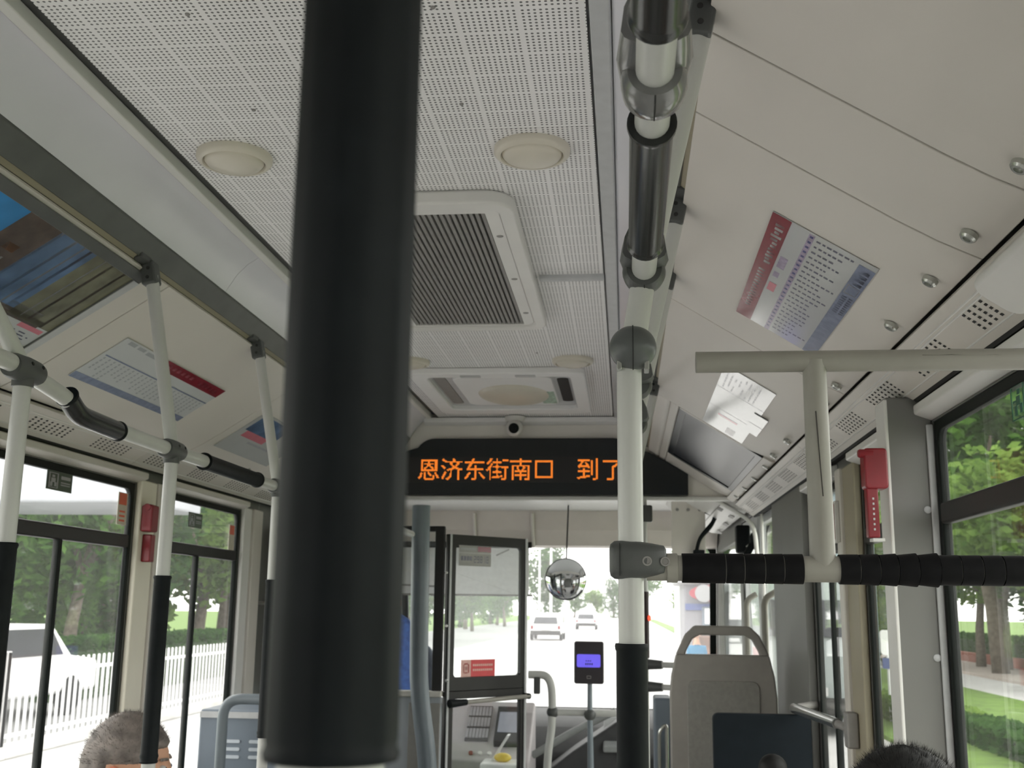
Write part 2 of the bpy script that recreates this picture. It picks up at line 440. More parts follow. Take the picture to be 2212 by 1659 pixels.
# substrate behind the hatches so the seams read dark
for sg in (-1, 1):
    b = B().prism([(-0.005, -0.016), (HL + 0.004, -0.028), (HL + 0.004, -0.04), (-0.005, -0.03)], lambda p, a: hp(sg, a, p[0], p[1]), -3, 5.35)
    build('hatch_backing', b, dark, ceiling)
RY = [-3.0, -1.6, -0.2, 1.36, 1.607, 2.65, 3.885]
RL = {2: [(1.298, .434)], 3: [(1.536, .445)], 4: [(1.751, .448), (2.03, .452), (2.586, .455)], 5: [(2.783, .462), (3.435, .462), (3.76, .462)]}
for i, (a, b_) in enumerate(zip(RY[:-1], RY[1:])):
    hatch(1, a, b_, locks=RL.get(i, ()))
# panel round the screen: four strips
hatch(1, 3.885, 5.35, 0.0, 0.062); hatch(1, 3.885, 5.35, 0.062, 0.098)
hatch(1, 3.885, 5.35, 0.44, HL, locks=[(4.019, .47), (4.384, .47), (4.74, .47), (5.097, .47)])
hatch(1, 3.885, 3.915, 0.098, 0.44); hatch(1, 5.06, 5.35, 0.098, 0.44)
LY = [-3.0, -1.6, -0.2, 1.2, 2.482, 3.635, 4.6, 5.35]
for i, (a, b_) in enumerate(zip(LY[:-1], LY[1:])):
    hatch(-1, a, b_, locks={3: [(1.6, .445), (2.27, .45)], 4: [(2.75, .45), (3.4, .455)], 5: [(4.2, .455)]}.get(i, ()))

# sloped air strip below the hatches, with holes, then the window header beam
SA, SB = V((1.027, 1.952)), V((1.112, 1.893))
SDV = (SB - SA); SLEN = SDV.length; SDV.normalize(); SN = V((SDV.y, -SDV.x)); SN = SN if SN.y < 0 else -SN
def sp(sg, y, s, n=0.0):
    q = SA + SDV * s + SN * n
    return V((sg * q.x, y, q.y))
for sg in (-1, 1):
    segs = [(-3, -1), (-1, 1.2), (1.2, 3.4), (3.4, 5.35)]
    for a, b_ in segs:
        o = build('air_strip', B().prism([(0.002, 0), (SLEN, 0), (SLEN, -0.012), (0.002, -0.012)], lambda p, y: sp(sg, y, p[0], p[1]), a + .001, b_ - .001), hatchm, ceiling)
        for s in (0.022, 0.030, 0.084):
            build('rib', B().prism([(s, 0.0), (s + 0.002, 0.0015), (s + 0.004, 0.0)], lambda p, y: sp(sg, y, p[0], p[1]), a + .002, b_ - .002), white, o)
        hb = B(); y = math.floor(a / 0.37) * 0.37 + 0.12
        while y < b_:
            for r_ in range(8):
                yy = y + r_ * 0.0285
                if not (a + 0.02 < yy < b_ - 0.02): continue
                for c_ in range(5):
                    s = 0.038 + c_ * 0.0095
                    hb.v += [sp(sg, yy - .005, s - .0026, .0006), sp(sg, yy + .005, s - .0026, .0006), sp(sg, yy + .005, s + .0026, .0006), sp(sg, yy - .005, s + .0026, .0006)]
                    n = len(hb.v); hb.face(n - 4, n - 3, n - 2, n - 1)
            y += 0.37
        if hb.v: build('perforation', hb, dark, o, kind='stuff')
    build('strip_gap', B().prism([(1.108, 1.90), (1.118, 1.888), (1.16, 1.90), (1.16, 1.95)], lambda p, a: (sg * p[0], a, p[1]), -3, 5.35), dark, ceiling)

tcv = thing('duct_cover', 'white rounded duct cover at the right picture edge', 'cover', sp(1, 1.2, .06, .02))
build('shell', B().prism(rrect(.5, 1.645, .004, .092, .03, 6), lambda p, a: sp(1, p[0], p[1], a), .0005, .024), white, tcv, bevel=.010, bseg=4)
# ---- walls ---------------------------------------------------------------
WZ0, WZ1 = 0.80, 1.845
def wall(name, sg, wins, y0=-3.0, y1=8.3):
    b = B()
    xa, xb = (1.15, 1.166)
    lo, hi = (sg * xa, sg * xb) if sg > 0 else (sg * xb, sg * xa)
    sk = B().box(lo, hi, y0, y1, 0.0, WZ0 - 0.001)
    b.box(lo, hi, y0, y1, WZ1 + 0.001, 1.93)
    b.box(min(sg * 1.166, sg * 1.22), max(sg * 1.166, sg * 1.22), y0, y1, 1.86, 1.93)
    e = [y0] + [q for w in wins for q in w[:2]] + [y1]
    for a, c in zip(e[0::2], e[1::2]): b.box(lo, hi, a, c, WZ0, WZ1)
    o = build(name, b, greyw, kind='structure')
    build('skirt_panel', sk, skirtm, o)
    return o
LW = [(-2.6, -1.25), (-1.05, 0.35), (0.55, 1.85), (2.05, 3.53), (3.79, 4.56), (5.5, 7.35)]
RW = [(-2.6, -1.25), (-1.05, 0.40), (0.72, 2.345), (2.43, 3.07), (3.42, 3.9)]
wl = wall('wall_left', -1, LW); 
wr = wall('wall_right', 1, RW, -3.0, 4.75)
build('wall_back', B().box(-1.19, 1.19, -3.06, -3.0, 0, 2.5), greyw, kind='structure')
wn = [0]
def window(sg, y0, y1, transom=True, divider=None, gl=g_side, half=True):
    wn[0] += 1
    xa, xb = (sg * 1.151, sg * 1.165); lo, hi = min(xa, xb), max(xa, xb)
    fn = lambda p, a: (a, p[0], p[1])
    w = build('window_%d' % wn[0], B().ring(rrect(y0, y1, WZ0, WZ1, 0.002), rrect(y0 + .022, y1 - .022, WZ0 + .022, WZ1 - .022, 0.03), fn, lo - .002, hi + .002), gasket, kind='structure', bevel=0.004)
    if transom:
        build('transom', B().box(lo - .006, hi + .004, y0 + .02, y1 - .02, 1.628, 1.672), dframe, w, bevel=0.006)
    if divider:
        build('divider', B().box(lo - .003, hi + .003, divider - .011, divider + .011, WZ0 + .02, 1.63), gasket, w, bevel=0.003)
    xm = sg * 1.158
    if transom:
        build('pane', B().box(xm - .003, xm + .003, y0 + .012, y1 - .012, 1.65, WZ1 - .012), gl, w)
        if divider:
            build('pane', B().box(xm - .003, xm + .003, y0 + .012, divider, WZ0 + .012, 1.65), gl, w)
            build('pane', B().box(xm - .006, xm - .0031, divider, y1 - .012, WZ0 + .012, 1.65), gl, w)
        else:
            build('pane', B().box(xm - .003, xm + .003, y0 + .012, y1 - .012, WZ0 + .012, 1.65), gl, w)
    else:
        build('pane', B().box(xm - .003, xm + .003, y0 + .012, y1 - .012, WZ0 + .012, WZ1 - .012), gl, w)
    return w
for i, w in enumerate(LW):
    window(-1, w[0], w[1], divider={3: 3.07, 4: 4.12, 2: 1.2}.get(i), transom=i != 5, gl=g_left)
for i, w in enumerate(RW):
    window(1, w[0], w[1], divider={4: 3.62}.get(i), transom=True)
# header beams over the windows
for sg, wins in ((-1, LW[:5]), (1, RW)):
    for k, w in enumerate(wins):
        build('header_beam', B().prism([(1.112, 1.882), (1.112, 1.862), (1.150, 1.848), (1.150, 1.893)], lambda p, a: (sg * p[0], a, p[1]), w[0] - .02, w[1] + .02), hatchm if sg < 0 else white, wl if sg < 0 else wr, bevel=0.004)
# pillars standing proud of the walls
def pillar(name, x0, x1, y0, y1, m, par, z1=1.86, bev=0.006):
    return build(name, B().box(min(x0, x1), max(x0, x1), y0, y1, 0.0, z1), m, par, bevel=bev)
pillar('pillar', -1.149, -1.128, 3.535, 3.66, cream_lit, wl)
pillar('pillar', -1.149, -1.122, 3.662, 3.782, hatchm, wl)
pillar('pillar', -1.149, -1.130, 4.565, 4.66, white, wl)
pillar('pillar', -1.149, -1.120, 4.663, 4.78, hatchm, wl)
pillar('pillar', -1.149, -1.120, 1.87, 2.03, cream_lit, wl)
bp = pillar('box_pillar', 1.052, 1.149, 2.352, 2.428, greyw, wr, 1.90)
for z in (1.66, 1.36):
    build('screw_cap', B().lathe((1.128, 2.353, z), (0, -1, 0), [(0, 0.0), (0, .008), (.003, .0075), (.005, .004), (.005, 0)], 16), mold, bp, smooth=40)
build('pillar_bead', B().box(1.050, 1.058, 2.3505, 2.43, 0.0, 1.895), white, bp, bevel=0.003)
build('pillar_bead', B().box(1.134, 1.149, 2.345, 2.3515, 0.0, 1.84), mold, bp, bevel=0.003)
pillar('pillar', 1.128, 1.149, 3.08, 3.235, beige, wr)
pillar('pillar', 1.118, 1.149, 3.237, 3.30, hatchm, wr)
pillar('wall_panel', 1.120, 1.149, 3.93, 4.74, greyw, wr, 1.95)
# front door in the right wall
d1 = build('door_1', B().box(1.15, 1.19, 4.755, 4.80, 0, 2.0).box(1.15, 1.19, 6.25, 6.30, 0, 2.0).box(1.15, 1.19, 4.80, 6.25, 1.93, 2.0), greyw, kind='structure', bevel=0.004)
for k, (a, b_) in enumerate(((4.805, 5.52), (5.53, 6.245))):
    lf = build('door_leaf', B().ring(rrect(a, b_, 0.02, 1.925, .002), rrect(a + .06, b_ - .06, 0.16, 1.86, .04), lambda p, q: (q, p[0], p[1]), 1.155, 1.185), mold, d1, bevel=0.004)
    build('pane', B().box(1.167, 1.173, a + .05, b_ - .05, 0.15, 1.87), g_side, lf)
    build('grab_handle', B().tube(smooth_path([(1.152, a + .12, .75), (1.10, a + .12, .78), (1.10, a + .12, 1.5), (1.152, a + .12, 1.53)], .04), .014), tubeb, lf, smooth=50)
wall_rf = build('wall_right', B().box(1.15, 1.19, 6.305, 8.2, 0, 0.95).box(1.15, 1.19, 6.305, 6.40, 0.951, 2.1).box(1.15, 1.19, 7.9, 8.2, 0.951, 2.1).box(1.15, 1.19, 6.401, 7.899, 1.85, 2.1), greyw, kind='structure')
build('pane', B().box(1.167, 1.173, 6.40, 7.90, .95, 1.85), g_side, wall_rf)

# ---- bulkhead over the front, with the destination display -----------------
bhp = [(-1.145, 1.980), (1.145, 1.980), (1.145, 2.05), (1.02, 2.14), (0.62, 2.36), (0.50, 2.44), (-0.50, 2.44), (-0.62, 2.36), (-1.02, 2.14), (-1.145, 2.05)]
bulk = build('wall_front', B().prism(bhp, lambda p, a: (p[0], a, p[1]), 5.355, 5.39), pm('bulkhead_laminate', (.82, .79, .74), .45, ns=4, na=.03), kind='structure', bevel=0.004)
build('ledge', B().prism([(5.30, 2.352), (5.354, 2.342), (5.354, 2.376), (5.30, 2.376)], lambda p, a: (a, p[0], p[1]), -0.50, 0.50), ceilw, bulk, bevel=0.004)
build('bottom_lip', B().box(-1.1, 1.1, 5.335, 5.40, 1.968, 1.988), white, bulk, bevel=0.006)
# cab roof and windscreen header
build('trim_1', B().box(-1.145, 1.145, 5.40, 7.70, 2.12, 2.14), whitep, kind='structure')
hd = build('trim_2', B().prism([(7.66, 2.119), (7.70, 1.985), (7.82, 1.885), (7.95, 1.875), (7.95, 2.119)], lambda p, a: (a, p[0], p[1]), -1.14, 1.14), pm('header_taupe', (0.62, 0.57, 0.53), 0.6, ns=5), kind='structure', smooth=30)
for x in (-0.56, -0.15, 0.62):
    build('rib', B().tube([(x, 7.65, 2.10), (x, 7.69, 1.985), (x, 7.80, 1.878)], .012, 8), hatchm, hd, smooth=50)
wn[0] += 1
ws = build('window_%d' % wn[0], B().hexa([(-1.19, 8.25, .70), (1.19, 8.25, .70), (1.19, 8.29, .70), (-1.19, 8.29, .70), (-1.19, 7.95, 1.875), (1.19, 7.95, 1.875), (1.19, 7.99, 1.875), (-1.19, 7.99, 1.875)]), gasket, kind='structure')
bpy.data.objects.remove(ws)
fnw = lambda p, a: (p[0], 7.96 + (1.89 - p[1]) * 0.26 + a, p[1])
ws = build('window_%d' % wn[0], B().ring(rrect(-1.145, 1.145, .68, 1.905, .01), rrect(-1.10, 1.10, .74, 1.885, .05), fnw, 0, .03), gasket, kind='structure')
build('pane', B().prism(rrect(-1.12, 1.12, .72, 1.895, .03), fnw, .012, .018), g_front, ws)
build('wall_front', B().box(-1.19, 1.19, 8.22, 8.30, 0, .70), greyw, kind='structure')
build('wall_front', B().box(-1.19, 1.19, 7.955, 8.0, 1.91, 2.5), greyw, kind='structure')

# ================================================================== CEILING FITTINGS
def dome(x, y, label):
    t = thing('dome_light', label, 'ceiling light', (x, y, CZ - .03), 'round dome lights on the perforated ceiling')
    build('housing', B().lathe((x, y, CZ), (0, 0, -1), [(0, .079), (.010, .079), (.016, .074), (.018, .066), (.012, .063), (.0, .063)], 40), cream, t, smooth=40)
    build('cover', B().lathe((x, y, CZ - .004), (0, 0, -1), [(0, .062), (.010, .062), (.017, .056), (.022, .040), (.024, .018), (.0245, 0.0)], 40), cream, t, smooth=50)
dome(-.317, 2.09, 'round cream dome light nearest the left diffuser strip')
dome(.315, 2.10, 'round cream dome light right of the black pole, before the vent')
dome(-.326, 4.05, 'round cream dome light beyond the vent, half hidden by the black pole')
dome(.306, 4.055, 'small far round cream dome light beside the roof hatch')

# return-air vent
t = thing('air_vent', 'rounded white return air vent with dark slats in the ceiling', 'vent', (0, 2.89, CZ - .035))
fz = lambda p, a: (p[0], p[1], a)
build('frame', B().ring(rrect(-.252, .252, 2.31, 3.475, .07, 8), rrect(-.213, .213, 2.352, 3.435, .045, 8), fz, CZ - .034, CZ), white, t, bevel=.008, bseg=3)
ib = build('grille_border', B().ring(rrect(-.212, .212, 2.353, 3.434, .044, 8), rrect(-.178, .178, 2.40, 3.42, .003, 8), fz, CZ - .026, CZ - .018), white, t, bevel=.001)
for sx in (-.196, .196):
    for y in (2.56, 2.92, 3.28):
        build('screw', B().lathe((sx, y, CZ - .0262), (0, 0, -1), [(0, 0), (0, .009), (.001, .008), (.001, 0)], 14), slatm, ib)
build('filter_backing', B().box(-.18, .18, 2.398, 3.422, CZ - .006, CZ - .001), dark, t)
s0 = None
for i in range(25):
    x = -.172 + i * .01433
    if s0 is None:
        s0 = build('slat', B().prism([(x - .0042, CZ - .023), (x + .0042, CZ - .023), (x + .0052, CZ - .012), (x - .002, CZ - .008)], lambda p, a: (p[0], a, p[1]), 2.40, 3.42), slatm, t); x00 = x
    else: copy_at(s0, (x - x00, 0, 0))
# roof cross joint bar
build('joint_bar', B().prism([(2.968, CZ - .014), (2.974, CZ - .016), (2.986, CZ - .016), (2.992, CZ - .014), (2.992, CZ + .004), (2.968, CZ + .004)], lambda p, a: (a, p[0], p[1]), .262, .447), mold, ceiling, bevel=.004)
for (u, v) in ((405, 30), (548, 237), (997, 224), (905, 775), (1160, 762), (935, 15)):
    q = P(u, v, Z=CZ)
    build('panel_screw', B().lathe(q + V((0, 0, .0005)), (0, 0, -1), [(0, 0), (0, .0045), (.003, .0035), (.003, 0)], 12), slatm, ceiling)
# emergency roof hatch
t = thing('roof_hatch', 'emergency roof hatch with oval cream cover near the display', 'roof hatch', (0, 4.62, CZ - .03))
build('frame', B().ring(rrect(-.36, .345, 4.17, 5.08, .05), rrect(-.295, .285, 4.24, 4.97, .04), fz, CZ - .028, CZ), ceilw, t, bevel=.008, bseg=3)
build('inner_lid', B().ring(rrect(-.30, .29, 4.235, 4.975, .04), rrect(-.20, .20, 4.31, 4.90, .05), fz, CZ - .006, CZ - .002), mold, t)
lid = build('lid', B().prism(rrect(-.205, .205, 4.30, 4.91, .05), fz, CZ - .016, CZ - .003), ceilw, t, bevel=.004)
build('handle_recess', B().prism(rrect(.225, .272, 4.36, 4.86, .02), fz, CZ - .009, CZ - .004), dark, t)
build('handle_recess', B().prism(rrect(-.285, -.235, 4.30, 4.90, .02), fz, CZ - .009, CZ - .004), slatm, t)
build('cover', B().ell((0.02, 4.66, CZ - .016), .155, .22, .028, 28, 12), cream, t, smooth=60)
build('label_plate', B().box(.135, .198, 4.60, 4.86, CZ - .0185, CZ - .016), pm('pale_green_label', (.42, .55, .45), .4, ns=60, na=.5), t)
build('latch', B().box(-.15, -.07, 4.195, 4.225, CZ - .032, CZ - .026), mold, t)
build('latch', B().box(.07, .15, 4.195, 4.225, CZ - .032, CZ - .026), mold, t)
# cctv eyeball
c = V((-.04, 5.27, 2.315))
t = thing('security_camera', 'small white eyeball security camera above the display', 'camera', c - V((0, 0, .045)))
build('mount', B().lathe(c + V((0, .03, .062)), (0, 0, -1), [(0, .050), (.012, .050), (.026, .043), (.028, 0)], 28), white, t, smooth=40)
build('eyeball', B().ell(c, .042, .042, .042, 24, 16), white, t, smooth=80)
ln = V((.03, -1, -.16)).normalized()
build('lens', B().lathe(c + ln * .030, ln, [(0, .026), (.010, .025), (.0135, .021), (.0135, .0)], 24), black, t, smooth=40)

# destination display
t = thing('led_display', 'long black LED stop display with orange Chinese characters', 'display', (0, 5.35, 1.99))
sgp = [(-.806, 1.992), (.806, 1.992), (.806, 2.098), (.62, 2.200)] + arc((.44, 2.165), .108, 35, 90, 5) + arc((-.44, 2.165), .108, 90, 145, 5) + [(-.62, 2.200), (-.806, 2.098)]
build('housing', B().prism(sgp, lambda p, a: (p[0], a, p[1]), 5.318, 5.354), signm, t, bevel=.004)
build('led_board', B().box(-.60, .60, 5.3155, 5.318, 2.052, 2.180), ledbg, t)
GL = {"恩": "0,0,ffff8,ffff8,c1838,c1838,dffb8,c3c38,c3c38,c6738,dc3b8,d81b8,ffff8,ffff8,1000,99830,1d9c30,198e18,1986dc,3980cc,7180ce,21ffc0,ff80,0",
 "济": "0,100600,380700,1e0700,7fffe,3870,3870,18e0,700ec0,380780,1c0fe0,87efe,1f83e,9030,41030,e1030,c3030,1c3030,183030,387030,30e030,33c030,18030,0",
 "东": "0,3000,7000,6000,3ffffc,3ffffc,1c000,38000,38c00,70c00,60c00,ffff8,ffff8,c00,c00,30cc0,70c60,e0c30,c0c38,1c0c1c,380c0e,307c04,7800,0",
 "街": "0,e1000,c107e,1c107e,39ff00,71ff00,661000,61000,c3800,1dfffe,3838fe,381018,f81018,483818,9ff18,9ff18,81018,81018,81998,9ff98,bfc18,800f8,800f0,0",
 "南": "0,1800,1800,7ffffe,7ffffe,1800,1800,1800,1ffff8,18c318,18c398,18c318,186618,1bffd8,1bffd8,181818,181818,1bffd8,1bffd8,181818,181818,1818f8,1818f8,0",
 "口": "0,0,0,1ffff8,1ffff8,180018,180018,180018,180018,180018,180018,180018,180018,180018,180018,180018,180018,180018,180018,1ffff8,1ffff8,0,0,0",
 "到": "0,c,3ffc0c,3ffd8c,7018c,6618c,c318c,1c398c,3ff98c,3ffd8c,100d8c,1818c,1818c,3ffd8c,3ffd8c,1818c,1818c,1818c,1bc0c,ffc0c,7fc00c,30007c,70,0",
 "了": "0,0,0,3ffff8,3ffff8,70,1e0,3c0,f00,1e00,1800,1800,1800,1800,1800,1800,1800,1800,1800,1800,1800,3f800,3f000,0"}
def led_char(ch, x0, z1, w):
    b = B(); d = w / 24
    for r_, hx in enumerate(GL[ch].split(',')):
        bits = int(hx, 16)
        for c_ in range(24):
            if bits >> (23 - c_) & 1:
                x = x0 + (c_ + .5) * d; z = z1 - (r_ + .5) * d; h = d * .44
                b.quad((x - h, 5.3145, z - h), (x + h, 5.3145, z - h), (x + h, 5.3145, z + h), (x - h, 5.3145, z + h))
    build('led_character', b, led, t, kind='stuff', label='lit orange character ' + ch)
for i, ch in enumerate("恩济东街南口"): led_char(ch, -.528 + i * .1148, 2.176, .117)
led_char("到", .262, 2.176, .117); led_char("了", .384, 2.176, .117)

# bar-shaped passenger screen in the right slope
t = thing('passenger_screen', 'glossy dark bar shaped passenger screen in the right slope', 'screen', hp(1, 4.48, .43, -.02))
fr_ = lambda p, a: hp(1, p[0], p[1], a)
build('bezel', B().ring(rrect(3.915, 5.06, .098, .44, .006), rrect(3.965, 5.02, .125, .415, .004), fr_, -.014, -.002), signm, t, bevel=.002)
build('glass_face', B().prism(rrect(3.96, 5.025, .12, .42, .004), fr_, -.012, -.007), tvm, t)

# ================================================================== POSTERS
def poster(sg, name, y0, y1, s0, s1, label, cat='poster', n=0.0012, m=paper, curl=None):
    t = thing(name, label, cat, hp(sg, (y0 + y1) / 2, s1, n))
    fn = lambda p, a: hp(sg, p[0], p[1], a)
    build('sheet', B().prism([(y0, s0), (y1, s0), (y1, s1), (y0, s1)], fn, n, n + .0012), m, t)
    z = n + .0016
    def pr(nm, rects, mat):
        b = B()
        for r in rects:
            if len(r) == 4:
                a, b2, c_, d_ = r
                q = [(y0 + (y1 - y0) * a, s0 + (s1 - s0) * c_), (y0 + (y1 - y0) * b2, s0 + (s1 - s0) * c_), (y0 + (y1 - y0) * b2, s0 + (s1 - s0) * d_), (y0 + (y1 - y0) * a, s0 + (s1 - s0) * d_)]
            b.quad(*[hp(sg, p[0], p[1], z) for p in q])
        return build(nm, b, mat, t, kind='stuff' if len(rects) > 1 else None)
    return t, pr
rnd = random.Random(3)
def textrows(y0, y1, s_lines, n_words=8, h=.012, fill=.75):
    out = []
    for s in s_lines:
        y = y0
        while y < y1:
            w = rnd.uniform(.015, .04)
            if rnd.random() < fill: out.append((y, min(y + w, y1), s, s + h))
            y += w + rnd.uniform(.006, .02)
    return out
# right route map: a in Y (0 near .. 1 far), b down slope
t, pr = poster(1, 'route_map_poster', 1.808, 2.45, .17, .372, 'glossy route map poster with red header on the right slope')
pr('red_header', [(0, 1, 0, .185)], ink_red)
pr('header_lettering', [(x, x + .018, .05 + rnd.uniform(0, .04), .12 + rnd.uniform(0, .04)) for x in [.06 + .028 * i for i in range(12)]] + [(.45 + .03 * i, .465 + .03 * i, .06, .13) for i in range(14)], ink_white)
pr('line_band', [(.01, 1, .36, .415)], ink_lil)
pr('stop_dots', [(.02 + i * .04, .035 + i * .04, .372, .403) for i in range(24)], ink_navy)
rows = []
for i in range(22):
    a = .03 + i * .043
    ln_ = rnd.choice([.2, .28, .36, .24])
    s = .44
    while s < .44 + ln_:
        w = rnd.uniform(.02, .045); rows.append((a, a + .012, s, s + w)); s += w + rnd.uniform(.012, .02)
pr('stop_names', rows, ink_dark)
pr('blue_band', [(.03, 1, .845, 1)], ink_blue)
pr('band_lettering', [(.06 + .035 * i, .085 + .035 * i, .88, .97) for i in range(4)] + [(.30 + .02 * i, .312 + .02 * i, .87, .92) for i in range(9)] + [(.30 + .02 * i, .312 + .02 * i, .94, .98) for i in range(9)] + [(.56 + .022 * i, .572 + .022 * i, .88, .96) for i in range(14)], ink_dark)
pr('band_box', [(.20, .206, .86, .98), (.27, .276, .86, .98), (.20, .276, .86, .868), (.20, .276, .972, .98)], ink_white)
pr('transfer_block', [(.27, .37, .21, .29), (.41, .46, .21, .27)], ink_lil)
pr('transfer_block', [(.52, .60, .21, .29)], ink_pink)
# second right poster: a few overlapping glossy sheets
t, pr = poster(1, 'notice_sheet', 2.96, 3.86, .192, .352, 'glossy pale notice sheet beyond the route map poster')
pr('fold_line', [(.30, .304, 0, 1), (.62, .624, 0, 1)], ink_grey); pr('red_streak', [(.70, .73, .25, .7)], ink_pink)
pr('dark_figure', [(.86, .97, .55, .75)], ink_brown); pr('faint_text', textrows(.05, .28, [.1 + .09 * i for i in range(8)], h=.03), ink_grey)
t, pr = poster(1, 'notice_slip', 3.30, 3.60, .330, .378, 'small pale slip taped over the edge of the notice sheet', n=.004)
pr('fold_line', [(.48, .50, 0, 1)], ink_grey)
# big framed advert on the left
t, pr = poster(-1, 'framed_advert', 1.30, 2.345, .035, .335, 'large framed city advert with blue sky on the left slope', n=.002, m=paper)
FR = lambda p, a: hp(-1, p[0], p[1], a)
build('frame', B().ring(rrect(1.27, 2.375, .008, .352, .004), rrect(1.31, 2.345, .036, .335, .003), FR, .0, .007), alu, t, bevel=.0015)
build('frame_end', B().box(0, 0.001, 0, 0.001, 0, 0.001) if False else B().prism([(2.347, .036), (2.374, .036), (2.374, .352), (2.347, .352)], FR, .0071, .0085), mold, t)
yA = lambda y: (y - 1.30) / 1.045
pr('sky', [(0, yA(1.90), 0, .62)], ink_sky); pr('roof_brown', [(yA(1.90), yA(2.02), 0, .66)], ink_brown)
pr('facade', [(yA(2.02), yA(2.17), 0, .72)], ink_steel); pr('arcade', [(yA(2.17), 1, 0, .78)], ink_olive)
pr('eave_lines', [(yA(2.02), yA(2.03), 0, .7), (yA(2.075), yA(2.085), 0, .7), (yA(2.115), yA(2.122), 0, .72), (yA(2.21), yA(2.215), 0, .75)], ink_grey)
pr('pillars', [(yA(2.24), yA(2.25), 0, .75), (yA(2.30), yA(2.31), 0, .78), (yA(2.14), yA(2.15), 0, .7)], ink_brown)
pr('title_strokes', [(yA(1.93), yA(1.94), .42, .60), (yA(1.955), yA(1.962), .46, .64), (yA(1.975), yA(1.982), .40, .56), (yA(1.94), yA(1.97), .56, .575), (yA(1.90), yA(1.91), .30, .44)], ink_white)
pr('orange_mark', [(yA(1.945), yA(1.985), .27, .34)], pm('print_orange', (.45, .22, .12), .2))
pr('crowd', [(yA(2.05), yA(2.3), .72, .80)], ink_brown); pr('white_car', [(yA(2.14), yA(2.27), .66, .76)], ink_white); pr('red_flowers', [(yA(2.24), yA(2.335), .80, .845)], ink_pink)
pr('small_text', textrows(yA(1.9), yA(2.32), [.88, .91, .94, .97], h=.012), ink_dark)
# left route sheet
t, pr = poster(-1, 'route_timetable', 2.60, 3.30, .182, .362, 'translucent timetable sheet with a red title strip on the left slope', n=.0012, m=pm('sheet_translucent', (.60, .615, .63), .18, ns=5, na=.03))
pr('red_title', [(.37, 1, 0, .215)], ink_red); pr('title_lettering', [(.42 + .045 * i, .445 + .045 * i, .06, .13) for i in range(6)] + [(.75 + .04 * i, .775 + .04 * i, .07, .15) for i in range(5)], ink_pink)
pr('heading_text', [(.04, .10, .02, .09), (.12, .18, .03, .09), (.20, .30, .04, .11)], ink_grey)
pr('line_band', [(.02, 1, .40, .425)], ink_blue)
rows = []
for i in range(24):
    a = .03 + i * .04; s = .45; ln_ = rnd.choice([.25, .32, .38])
    while s < .45 + ln_:
        w = rnd.uniform(.03, .05); rows.append((a, a + .012, s, s + w)); s += w + .02
pr('stop_names', rows, ink_grey); pr('bottom_band', [(0, 1, .87, 1)], ink_blue)
t, pr = poster(-1, 'picture_notice', 3.70, 4.28, .182, .40, 'small picture notice beyond the second slanted left pole')
pr('picture', [(.05, .6, .05, .45)], ink_steel); pr('red_band', [(.1, .5, .45, .6)], ink_pink); pr('grey_band', [(.3, .9, .65, .7)], ink_grey)

# ================================================================== RAILS AND POLES
RX, RZ, LX, LZ, TR = .526, 1.862, -.5225, 1.808, .0152
def yz(v, z, u): return P(u, v, Z=z).y
# right overhead rail ------------------------------------------------------
tee_y = P(1390, 590, Z=RZ).y
t = thing('overhead_rail', 'white overhead grab rail with black sleeves along the right aisle', 'grab rail', (RX, .8, RZ - TR))
build('tube', B().tube([(RX + .001, -2.6, RZ), (RX, tee_y + .03, RZ)], TR, 24), tubew, t, smooth=50)
def sleeve(t, x, z, y0, y1, r=.0195, m=blackg, name='sleeve'):
    prof = [(0, .0155), (0, r + .0022), (.005, r + .0024), (.008, r + .0008), (.012, r), (y1 - y0 - .012, r), (y1 - y0 - .008, r + .0008), (y1 - y0 - .005, r + .0024), (y1 - y0, r + .0022), (y1 - y0, .0155)]
    return build(name, B().lathe((x, y0, z), (0, 1, 0), prof, 28), m, t, smooth=40)
def Yv(v, z=RZ, u=1400): return P(u, v, Z=z).y
sleeve(t, RX, RZ, Yv(265), Yv(525)); sleeve(t, RX, RZ, .45, Yv(38))
sleeve(t, RX, RZ, -.6, -.2); sleeve(t, RX, RZ, -1.6, -1.2)
def saddle(t, x, y, z, m, s=1.0):
    """pipe clamp: a bulged collar round the rail with a cradle on top towards the bracket"""
    o = build('clamp', B().lathe((x, y - .018 * s, z), (0, 1, 0), [(0, .016), (0, .0215), (.006 * s, .0255), (.018 * s, .027), (.032 * s, .0255), (.040 * s, .021), (.040 * s, .016)], 28), m, t, smooth=50)
    build('clamp_seam', B().tube([(x, y - .018 * s, z - .0213), (x, y - .0125 * s, z - .0252), (x, y, z - .0270), (x, y + .014 * s, z - .0254)], .0007, 6), dark, o)
    b = B(); k = 14
    ringy = []
    for i in range(5):
        f = i / 4; yy = y - .055 * s + .075 * s * f; w = .030 * (1 - .25 * abs(f - .5)); 
        ringy.append([(x + w * math.cos(a), yy, z + .010 + (.034 + .012 * (1 - f)) * max(0, math.sin(a)) + .012 * min(0, math.sin(a))) for a in [2 * math.pi * j / k for j in range(k)]])
    for rg in ringy: b.v += [V(p) for p in rg]
    for i in range(4):
        for j in range(k): a_, c_ = i * k + j, i * k + (j + 1) % k; b.face(a_, c_, c_ + k, a_ + k)
    b.face(*range(k)); b.face(*[4 * k + j for j in range(k)])
    build('cradle', b, m, o, smooth=60)
saddle(t, RX, Yv(178), RZ, smoky, 1.15)
